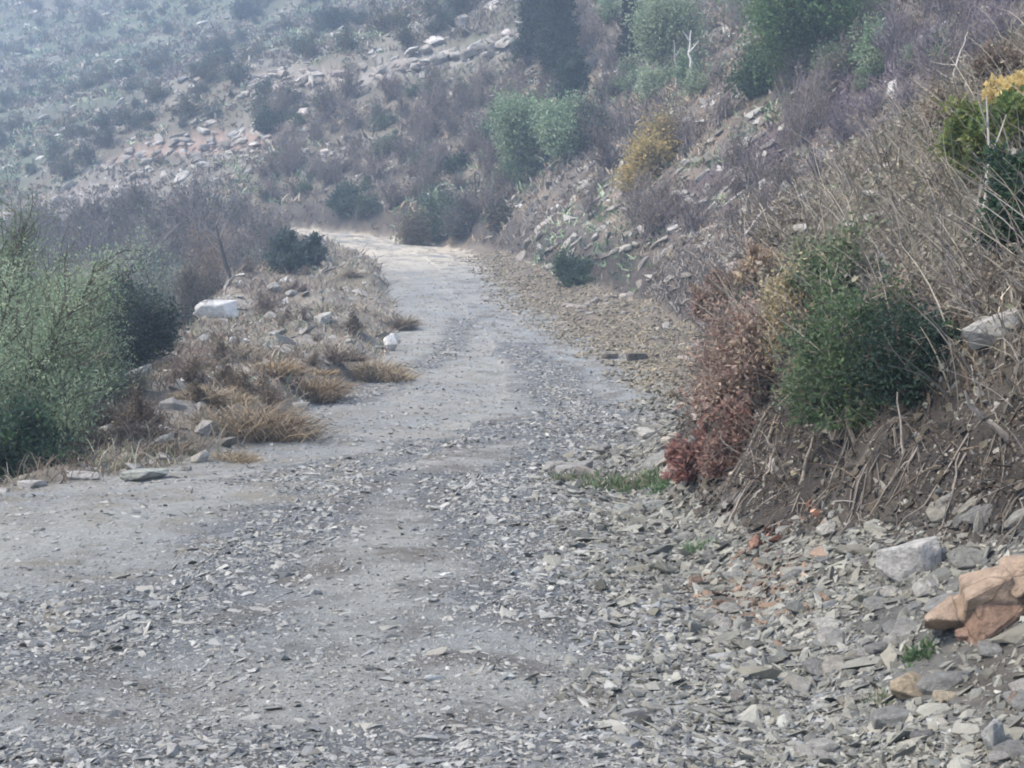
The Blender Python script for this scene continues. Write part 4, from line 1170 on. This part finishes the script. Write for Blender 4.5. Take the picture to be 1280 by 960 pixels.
# ---- uncountable grass and twigs
def ground_cover():
    # near bank: dry grass and stems
    b = MB()
    x, y = polar_sample(60000, 5, 24, 4, 26, .6)
    z, s, d, hw, e, e2, cw, l, sw, aw = ground(x, y, True)
    ok = (d > 0) & (s < 25) & (e2 > cw * .55) & (RNG.random(len(x)) < ss(.5, 1.1, e2 / cw) * (.55 + .6 * fbm(x, y, .7, 3, 71)))
    P = np.stack([x, y, z - .01], 1)[ok]; n = len(P)
    D = unit(RNG.normal(size=(n, 3)) * .38 + np.array([-.18, -.08, 1]))
    pal = STRAW + BROWN[:2] + GREYTW
    add_blades(b, P, D, RNG.uniform(.08, .30, n) * (1 + .35 * fbm(P[:, 0], P[:, 1], 1.5, 2, 72)), RNG.uniform(.005, .011, n), pal, bend=RNG.uniform(.2, 1.3, n))
    tag(b.build('dry_grass', M_GRASS), 'tangled dry grass over the top of the near bank', 'grass', kind='stuff')
    print('bank grass', n)
    b = MB()
    x, y = polar_sample(4200, 6, 24, 6, 26, .6)
    z, s, d, hw, e, e2, cw, l, sw, aw = ground(x, y, True)
    ok = (d > 0) & (s < 25) & (e2 > cw * .6)
    a = np.stack([x, y, z - .02], 1)[ok]; n = len(a)
    fr_ = a[:, 1:2] < 15
    ln = np.where(fr_, RNG.uniform(.25, .8, (n, 1)), RNG.uniform(.12, .42, (n, 1)))
    D = unit(RNG.normal(size=(n, 3)) * np.array([.42, .3, .1]) + np.array([-.1, -.05, 1]))
    t = a + D * ln; c = (a + t) / 2 + RNG.normal(size=(n, 3)) * ln * .09 + np.array([0, 0, .12]) * ln
    t = t + unit(D * np.array([1, 1, 0]) + 1e-6) * ln * RNG.uniform(0, .5, (n, 1))
    b.add(*tubes(bez(a, c, t, 6), np.linspace(1, .35, 6)[None] * RNG.uniform(.003, .0075, (n, 1)), lerp_cols(GREYTW + STRAW, n), 3))
    tag(b.build('dry_stems', M_BARK), 'dry grey weed stems standing over the near bank', 'weed stems', kind='stuff')
    print('stems', n)
    b = MB()
    x, y = polar_sample(90000, 5, 26, 3, 26, .9)
    z, s, d, hw, e, e2, cw, l, sw, aw = ground(x, y, True)
    ok = (d > 0) & (s < 26) & (e2 > cw * .3) & (RNG.random(len(x)) < ss(.3, 1.0, e2 / cw) * (.45 + .7 * fbm(x, y, .5, 3, 79)))
    P = np.stack([x, y, z + RNG.random(len(x)) ** 1.6 * (.12 + .30 * ss(-.2, .7, fbm(x, y, .8, 3, 81)))], 1)[ok]; n = len(P)
    sz = RNG.uniform(.025, .085, n)
    b.add(*leaves(P, rvec(n) * np.array([1, 1, .6]), sz, sz * .55, lerp_cols([(.30, .27, .19), (.20, .20, .13), (.42, .38, .30), (.12, .105, .085), (.15, .12, .10), (.24, .21, .18)], n) * RNG.uniform(.6, 1.2, (n, 1))))
    tag(b.build('dry_leaves', M_LEAF), 'dry leaves caught in the grass of the near bank', 'leaves', kind='stuff')
    # bare soil of the cut: root hairs, twigs and litter
    b = MB()
    x, y = polar_sample(26000, 5, 22, 4, 26, .6)
    z, s, d, hw, e, e2, cw, l, sw, aw = ground(x, y, True)
    ok = (d > 0) & (s < 24) & (e2 > .12) & (e2 < cw * 1.1) & (RNG.random(len(x)) < .12)
    a = np.stack([x, y, z + .01], 1)[ok]; n = len(a)
    nr = normals_at(a[:, 0], a[:, 1], .15)
    dn = unit(np.array([0, 0, -1.0]) + nr * nr[:, 2:3] + RNG.normal(size=(n, 3)) * .8)
    ln = RNG.uniform(.04, .20, (n, 1))
    t = a + dn * ln + nr * .02; c = (a + t) / 2 + nr * RNG.uniform(.01, .06, (n, 1)) + RNG.normal(size=(n, 3)) * .015
    b.add(*tubes(bez(a, c, t, 5), np.linspace(1, .4, 5)[None] * RNG.uniform(.0015, .004, (n, 1)), lerp_cols(GREYTW + BROWN + BROWN, n) * RNG.uniform(.5, 1.0, (n, 1)), 3))
    tag(b.build('root_litter', M_BARK), 'fine roots and dry litter matted over the bare cut bank', 'litter', kind='stuff')
    print('litter', n)
    # dry stems tangled over the right part of the cut
    b = MB()
    x, y = polar_sample(22000, 6, 17, 5, 27, .8)
    z, s, d, hw, e, e2, cw, l, sw, aw = ground(x, y, True)
    ok = (e2 > .25 * cw) & (e2 < cw * 1.3) & (RNG.random(len(x)) < .42 + .5 * fbm(x, y, .7, 2, 85))
    a = np.stack([x, y, z], 1)[ok]; n = len(a)
    ln = RNG.uniform(.10, .5, (n, 1))
    t = a + unit(RNG.normal(size=(n, 3)) * np.array([.9, .5, .6]) + np.array([-.4, -.3, .25])) * ln
    c = (a + t) / 2 + np.array([-.1, -.1, .22]) * ln + RNG.normal(size=(n, 3)) * ln * .15
    b.add(*tubes(bez(a, c, t, 6), np.linspace(1, .3, 6)[None] * RNG.uniform(.002, .0058, (n, 1)), lerp_cols(GREYTW + BROWN, n) * RNG.uniform(.5, 1.05, (n, 1)), 3))
    tag(b.build('brittle_stems', M_BARK), 'brittle dead stems tangled over the dark soil of the cut', 'dead stems', kind='stuff')
    # shoulder grass
    b = MB()
    x, y = polar_sample(150000, 10, 90, -26, 0, .2)
    z, s, d, hw, e, e2, cw, l, sw, aw = ground(x, y, True)
    ok = (d < -hw - .15) & (l < sw + 6) & (RNG.random(len(x)) < .30 + .65 * ss(.0, .6, fbm(x, y, 2.2, 3, 73)) * ss(.2, 1.2, l))
    P = np.stack([x, y, z - .01], 1)[ok]; n = len(P)
    D = unit(RNG.normal(size=(n, 3)) * .45 + np.array([0, 0, 1]))
    patch = fbm(P[:, 0], P[:, 1], 3.5, 3, 74)
    col = np.where((patch > .15)[:, None], lerp_cols(PURPLE + BROWN, n), lerp_cols(STRAW + BROWN + OCHRE[3:] + GREYTW + GREEN[:2], n))
    k = P[:, 1] / 20
    add_blades(b, P, D, RNG.uniform(.07, .34, n) * (.7 + .3 * k) * (.8 + .7 * np.clip(fbm(P[:, 0], P[:, 1], 1.2, 3, 83), -.5, 1)), np.maximum(.009, .011 * k), None, bend=RNG.uniform(.2, 1.2, n), col=col)
    tag(b.build('shoulder_grass', M_GRASS), 'short dry grass covering the shoulder beyond the road edge', 'grass', kind='stuff')
    print('shoulder grass', n)
    # thin dry growth on the farther verge
    b = MB()
    x, y = polar_sample(16000, 20, 75, -4, 9, .3)
    z, s, d, hw, e, e2, cw, l, sw, aw = ground(x, y, True)
    ok = (d > hw + .3) & (e2 < .4) & (RNG.random(len(x)) < .5 * ss(-.1, .6, fbm(x, y, 1.8, 3, 88)) + .04)
    P = np.stack([x, y, z], 1)[ok]; n = len(P); k = P[:, 1] / 20
    add_blades(b, P, unit(RNG.normal(size=(n, 3)) * .6 + np.array([0, 0, .9])), RNG.uniform(.05, .2, n) * (.6 + .5 * k), .008 * k, STRAW + BROWN + GREEN[:1], bend=RNG.uniform(.1, 1, n))
    tag(b.build('verge_grass', M_GRASS), 'thin dry grass growing through the rubble of the farther verge', 'grass', kind='stuff')
    # brown undergrowth over the slopes, near to far
    b = MB()
    x, y = polar_sample(150000, 16, 330, -26, 25, .25)
    z, s, d, hw, e, e2, cw, l, sw, aw = ground(x, y, True)
    f = fbm(x, y, 5, 4, 75) + .5 * fbm(x, y, 16, 3, 76)
    ok = ((d > 0) & (e2 > cw * (.15 + .6 * (s < 22))) | (l > sw + 1)) & (RNG.random(len(x)) < .35 + .75 * ss(-.3, .6, f)) & ((s > 20) | (e2 > cw))
    for pts, wd_, cc in TRAILS:
        for p, p2 in zip(pts[:-1], pts[1:]):
            sg = p2 - p; tt = np.clip(((x - p[0]) * sg[0] + (y - p[1]) * sg[1]) / (sg[0] ** 2 + sg[1] ** 2), 0, 1)
            ok &= np.hypot(x - p[0] - tt * sg[0], y - p[1] - tt * sg[1]) > wd_ * .9
    x, y, z, s = x[ok], y[ok], z[ok], s[ok]
    n = len(x)
    k = np.hypot(x, y) / FPX * 1.25
    h = np.clip(RNG.uniform(4, 12, n) * k * (1 - .45 * ss(85, 120, s)), .06, 1.2)
    m = 8
    P = np.repeat(np.stack([x, y, z - .02], 1), m, 0) + RNG.normal(size=(n * m, 3)) * np.repeat(h, m)[:, None] * np.array([.45, .45, .03])
    D = unit(RNG.normal(size=(n * m, 3)) * .5 + np.array([0, 0, .9]))
    g = fbm(x, y, 9, 4, 78) + .35 * RNG.normal(size=n)
    far = ss(85, 115, s)
    band = np.zeros(n, bool)
    for pts, wd_, cc in TINTS[:1]: band |= line_dist(x, y, pts) < wd_ * .8
    pal_b, pal_g, pal_p = lerp_cols(BROWN + STRAW[:2], n), lerp_cols(GREEN + PALEGREEN + BLUEG, n), lerp_cols(PURPLE + GREYTW, n)
    col = np.where((g > .62 - .28 * far)[:, None], pal_g, np.where((g < -.12)[:, None], pal_p, pal_b))
    col[band] = lerp_cols([(.10, .075, .085), (.075, .058, .065), (.13, .105, .112)], n)[band]
    col = np.repeat(col, m, 0) * RNG.uniform(.7, 1.3, (n * m, 1))
    add_blades(b, P, D, np.repeat(h, m) * RNG.uniform(.5, 1.2, n * m), np.repeat(np.maximum(k * 1.0, .008), m) * RNG.uniform(.6, 1.6, n * m), None, bend=RNG.uniform(.05, .7, n * m), col=col)
    tag(b.build('undergrowth', M_GRASS), 'low brown and green undergrowth covering the slopes', 'undergrowth', kind='stuff')
    print('undergrowth', n * m)
ground_cover()
# ------------------------------------------------------------------ trees and shrubs of the hillside
def T(u, v, w_, h_, pal, name, label, form='tree', cat='tree', **k):
    k.setdefault('clump', .02 if form == 'conifer' else .12); k['dens'] = k.get('dens', 1.0) * (1.2 if form == 'conifer' else 1.15); k['leafpx'] = k.get('leafpx', 4.5) * (1 if form == 'conifer' else .66)
    return shrub_at(u, v, w_, h_, pal, name, label, cat, form=form, **k)
T(1008, 105, 150, 130, BRIGHT + GREEN, 'leafy_tree', 'broad bright green tree high on the slope', dens=1.3, leafpx=5, trunk=.15, stems=60, twigs=600)
T(945, 120, 60, 60, DARKG + GREEN[:2], 'bush', 'dark green bush under the broad bright green tree', form='bush', cat='bush', leafpx=5)
T(1052, 92, 60, 50, GREEN + PALEGREEN, 'bush', 'green bush at the lower corner of the broad bright green tree', form='bush', cat='bush', leafpx=5)
T(1062, 62, 30, 55, BRIGHT, 'leafy_tree', 'slender green tree standing beside the broad bright green tree', leafpx=4.5, trunk=.1)
T(662, 222, 70, 86, BRIGHT + PALEGREEN, 'leafy_tree', 'light green round tree above the bend of the road', dens=1.4, leafpx=4.5, trunk=.12, stems=50, twigs=500)
T(706, 210, 62, 78, PALEGREEN + GREEN, 'leafy_tree', 'duller green tree growing against the light green round tree', dens=1.1, leafpx=4.5, trunk=.12)
T(645, 225, 34, 34, GREEN, 'bush', 'small green bush at the foot of the light green round tree', form='bush', cat='bush', leafpx=4)
T(788, 86, 24, 84, [(.035, .035, .032), (.05, .045, .04), (.03, .04, .03)], 'conifer', 'thin dark conifer standing alone against the slope', form='conifer', cat='conifer', dens=1.8, leafpx=2.6, stems=70, twigs=500)
T(830, 108, 62, 96, PALEGREEN + GREEN[:2], 'pine_tree', 'pale green thin pine next to the bare white trunk', dens=.9, leafpx=4.5, trunk=.25)
T(818, 124, 36, 40, PALEGREEN, 'bush', 'pale green bush at the foot of the thin pine', form='bush', cat='bush', leafpx=4)
T(668, 76, 44, 100, DARKG + BLUEG, 'evergreen_tree', 'dark blue green evergreen farthest up the gully', form='conifer', dens=1.6, leafpx=3.4, stems=90, twigs=700)
T(697, 112, 50, 125, DARKG + BLUEG, 'evergreen_tree', 'tall dark pointed evergreen in the middle of the gully', form='conifer', dens=1.6, leafpx=3.4, stems=90, twigs=700)
T(716, 168, 46, 96, DARKG + BLUEG, 'evergreen_tree', 'dark evergreen halfway down the gully above the light green tree', form='conifer', dens=1.5, leafpx=3.4, stems=80, twigs=600)
T(738, 190, 60, 50, BLUEG + PURPLE[:1], 'evergreen_tree', 'greyish evergreen low in the gully above the green trees', dens=1., leafpx=4.5, trunk=.1)
T(800, 238, 62, 60, YELLOW, 'bush', 'golden yellow bush on the brown slope', form='bush', cat='bush', dens=1.1, leafpx=5)
T(828, 200, 60, 56, YELLOW[:2] + BROWN[:2], 'bush', 'fading yellow brown bush above the golden one', form='bush', cat='bush', dens=.6, leafpx=4.5)
T(572, 216, 20, 22, DARKG, 'bush', 'small round dark bush above the bend', form='bush', cat='bush', leafpx=4)
T(625, 287, 30, 32, DARKG + BROWN, 'bush', 'dark brown bush just above the roadside', form='bush', cat='bush', leafpx=4)
T(548, 300, 44, 60, GREEN + BLUEG, 'bush', 'green bush on the bank inside the bend', form='bush', cat='bush', leafpx=4)
T(520, 306, 34, 40, BROWN + GREEN[:1], 'bush', 'brown green bush at the tip of the bank by the bend', form='bush', cat='bush', leafpx=4)
T(580, 295, 40, 50, BLUEG + PURPLE, 'bush', 'grey green bush between the bend bushes and the dark brown bush', form='bush', cat='bush', leafpx=4)
T(716, 358, 62, 40, BLUEG + GREEN[:2], 'bush', 'dark green low bush on the verge beyond the rubble', form='bush', cat='bush', leafpx=4.5)
T(432, 268, 34, 34, BLUEG + DARKG[:1], 'bush', 'dark bush on the far slope straight above the bend', form='bush', cat='bush', leafpx=4)
T(340, 162, 42, 24, DARKG + BLUEG, 'bush', 'wide dark bush under the pale ledges of the far slope', form='bush', cat='bush', leafpx=4)
T(276, 80, 34, 20, BLUEG, 'bush', 'dark bush near the top of the far slope', form='bush', cat='bush', leafpx=4)
T(420, 36, 44, 22, BLUEG, 'bush', 'bluish dark bush at the top of the far slope', form='bush', cat='bush', leafpx=4)
T(310, 26, 40, 22, BLUEG, 'bush', 'hazy bluish bush high on the far slope', form='bush', cat='bush', leafpx=4)
stick('bare_tree', [(868, 122), (865, 95), (862, 66), (864, 38)], .09, 'bare white trunk standing beside the thin pine', 'bare tree', (.46, .43, .41), forks=((.7, .5, .6), (.85, -.4, .5)))
stick('bare_tree', [(846, 110), (845, 80), (842, 50)], .06, 'thinner grey bare trunk behind the thin pine', 'bare tree', (.36, .34, .33), forks=((.7, .3, .5),))
stick('post', [(596, 256), (594, 236), (593, 218)], .10, 'dark upright stump on the slope above the bend', 'post', (.05, .04, .04))
stick('post', [(858, 200), (857, 190), (857, 180)], .09, 'dark short post on the brown slope', 'post', (.03, .028, .027))
stick('rail', [(862, 188), (875, 184), (888, 186)], .07, 'pale broken rail beside the dark short post', 'rail', (.45, .42, .40))
stick('post', [(535, 252), (535, 240)], .10, 'small white marker post above the bend', 'post', (.8, .8, .78))

# shrubs that nothing tells apart: a few of each kind, copied
def proto(name, h, w_, pal, bark, nleaf, stems, twigs, leaf, slim=.5, bare=0, thick=.02, upright=.6, label='', cat='shrub', group=''):
    pl = plant(h, w_, w_, stems, twigs, nleaf, leaf, leaf * slim, pal, bark, 'bush', thick, upright=upright, bare=bare)
    return put_plant(name, (0, -900, 0), pl, label, cat, group)

def off_ledges(x, y):
    q = 1e9
    for pts, wd_, cc in TRAILS:
        for p, p2 in zip(pts[:-1], pts[1:]):
            sx, sy = p2.x - p.x, p2.y - p.y
            t = min(1, max(0, ((x - p.x) * sx + (y - p.y) * sy) / (sx * sx + sy * sy)))
            q = min(q, math.hypot(x - p.x - t * sx, y - p.y - t * sy))
    return q

def shrub_field(n, makers, u0, u1, v0, v1, test, size, dmax=420, dmin=0):
    protos = [m() for m in makers]
    used = set(); k = 0; tries = 0
    while k < n and tries < n * 12:
        tries += 1
        p = at(RNG.uniform(u0, u1), RNG.uniform(v0, v1))
        if p.y > dmax or p.y < dmin: continue
        z, s, d, hw, e, e2, cw, l, sw, aw = ground(np.array([p.x]), np.array([p.y]), True)
        if off_ledges(p.x, p.y) < 2.2: continue
        if not test(p, s[0], d[0] - hw[0], e2[0], cw[0], l[0], sw[0]): continue
        j = k % len(protos)
        o = protos[j] if j not in used else copy_tree(protos[j])
        used.add(j)
        o.location = (p.x, p.y, p.z - .05)
        o.rotation_euler = (0, 0, RNG.uniform(0, 6.28))
        sc = size(p) * RNG.uniform(.5, 1.5)
        o.scale = (sc * RNG.uniform(.85, 1.25), sc * RNG.uniform(.85, 1.25), sc * RNG.uniform(.8, 1.2))
        k += 1

brush = lambda pal, lab, grp, bark=(.17, .145, .135), nl=500: (lambda: proto('bare_shrub', 1.7, 1.7, pal, bark, nl, 45, 330, .10, label=lab, group=grp, thick=.022, upright=1.0))
leafy = lambda pal, lab, grp, nl=2200: (lambda: proto('leafy_shrub', 1.3, 1.6, pal, (.11, .09, .075), nl, 24, 160, .11, label=lab, group=grp, thick=.02))
# brown leafless brush filling the hollow behind the bend
shrub_field(105, [brush(PURPLE + BROWN, 'grey brown leafless shrub in the brushy hollow behind the bend', 'leafless shrubs behind the bend') for _ in range(3)], 330, 700, 110, 292,
            lambda p, s, d, e2, cw, l, sw: e2 > 1.0 and s > 70, lambda p: 1.15, dmin=80)
shrub_field(34, [leafy(BLUEG + GREEN, 'dull green shrub among the leafless brush behind the bend', 'green shrubs behind the bend', 1400) for _ in range(2)], 330, 700, 110, 292,
            lambda p, s, d, e2, cw, l, sw: e2 > .6 and s > 70, lambda p: .95, dmin=80)
# far slope
shrub_field(100, [leafy(BLUEG + DARKG[1:2] + PURPLE[:1], 'dark shrub dotted over the hazy far slope', 'dark shrubs on the far slope', 1200) for _ in range(3)], -40, 640, -10, 240,
            lambda p, s, d, e2, cw, l, sw: e2 > 3 and s > 95, lambda p: 1.25, dmin=110)
shrub_field(64, [leafy(BLUEG + GREEN[:1] + BROWN, 'grey green shrub on the hazy far slope', 'grey green shrubs on the far slope', 1000) for _ in range(2)], -40, 640, -10, 290,
            lambda p, s, d, e2, cw, l, sw: s > 95, lambda p: 1.35, dmin=110)
# slope over the road on the right
shrub_field(76, [brush(BROWN + PURPLE, 'brown twiggy shrub on the steep slope above the road', 'twiggy shrubs on the steep slope', nl=300) for _ in range(3)], 640, 1200, -10, 340,
            lambda p, s, d, e2, cw, l, sw: e2 > 1.3 * cw and s > 24, lambda p: .45 + p.y / 110, dmin=24)
shrub_field(46, [leafy(GREEN + PALEGREEN, 'green shrub on the steep slope above the road', 'green shrubs on the steep slope', 1500) for _ in range(2)], 760, 1180, -10, 130,
            lambda p, s, d, e2, cw, l, sw: e2 > 1.3 * cw and s > 24, lambda p: .4 + p.y / 100, dmin=24)
shrub_field(40, [brush([(.155, .125, .135), (.12, .10, .105)] + GREYTW[:2], 'purplish leafless shrub in the band just behind the spur', 'purplish shrubs behind the spur', bark=(.15, .125, .135), nl=250) for _ in range(2)], 960, 1290, -10, 250,
            lambda p, s, d, e2, cw, l, sw: e2 > 1.3 * cw and s > 22, lambda p: .5 + p.y / 130, dmin=22, dmax=75)
# valley side left
shrub_field(72, [brush(BROWN + PURPLE + BLUEG, 'grey brown shrub on the valley side below the shoulder', 'shrubs on the valley side', nl=400) for _ in range(2)], -30, 420, 225, 345,
            lambda p, s, d, e2, cw, l, sw: l > sw, lambda p: 1.35, dmin=40)

shrub_field(26, [leafy(PURPLE + BROWN, 'low brown grey shrub in the dry grass of the shoulder', 'low shrubs on the shoulder', 1500) for _ in range(2)], 130, 500, 330, 540,
            lambda p, s, d, e2, cw, l, sw: .5 < l < sw, lambda p: .17 + p.y / 220, dmin=14)
for o in list(COL.objects):
    if o.parent is None and o.location.y < -800:
        for c_ in list(o.children): bpy.data.objects.remove(c_)
        bpy.data.objects.remove(o)
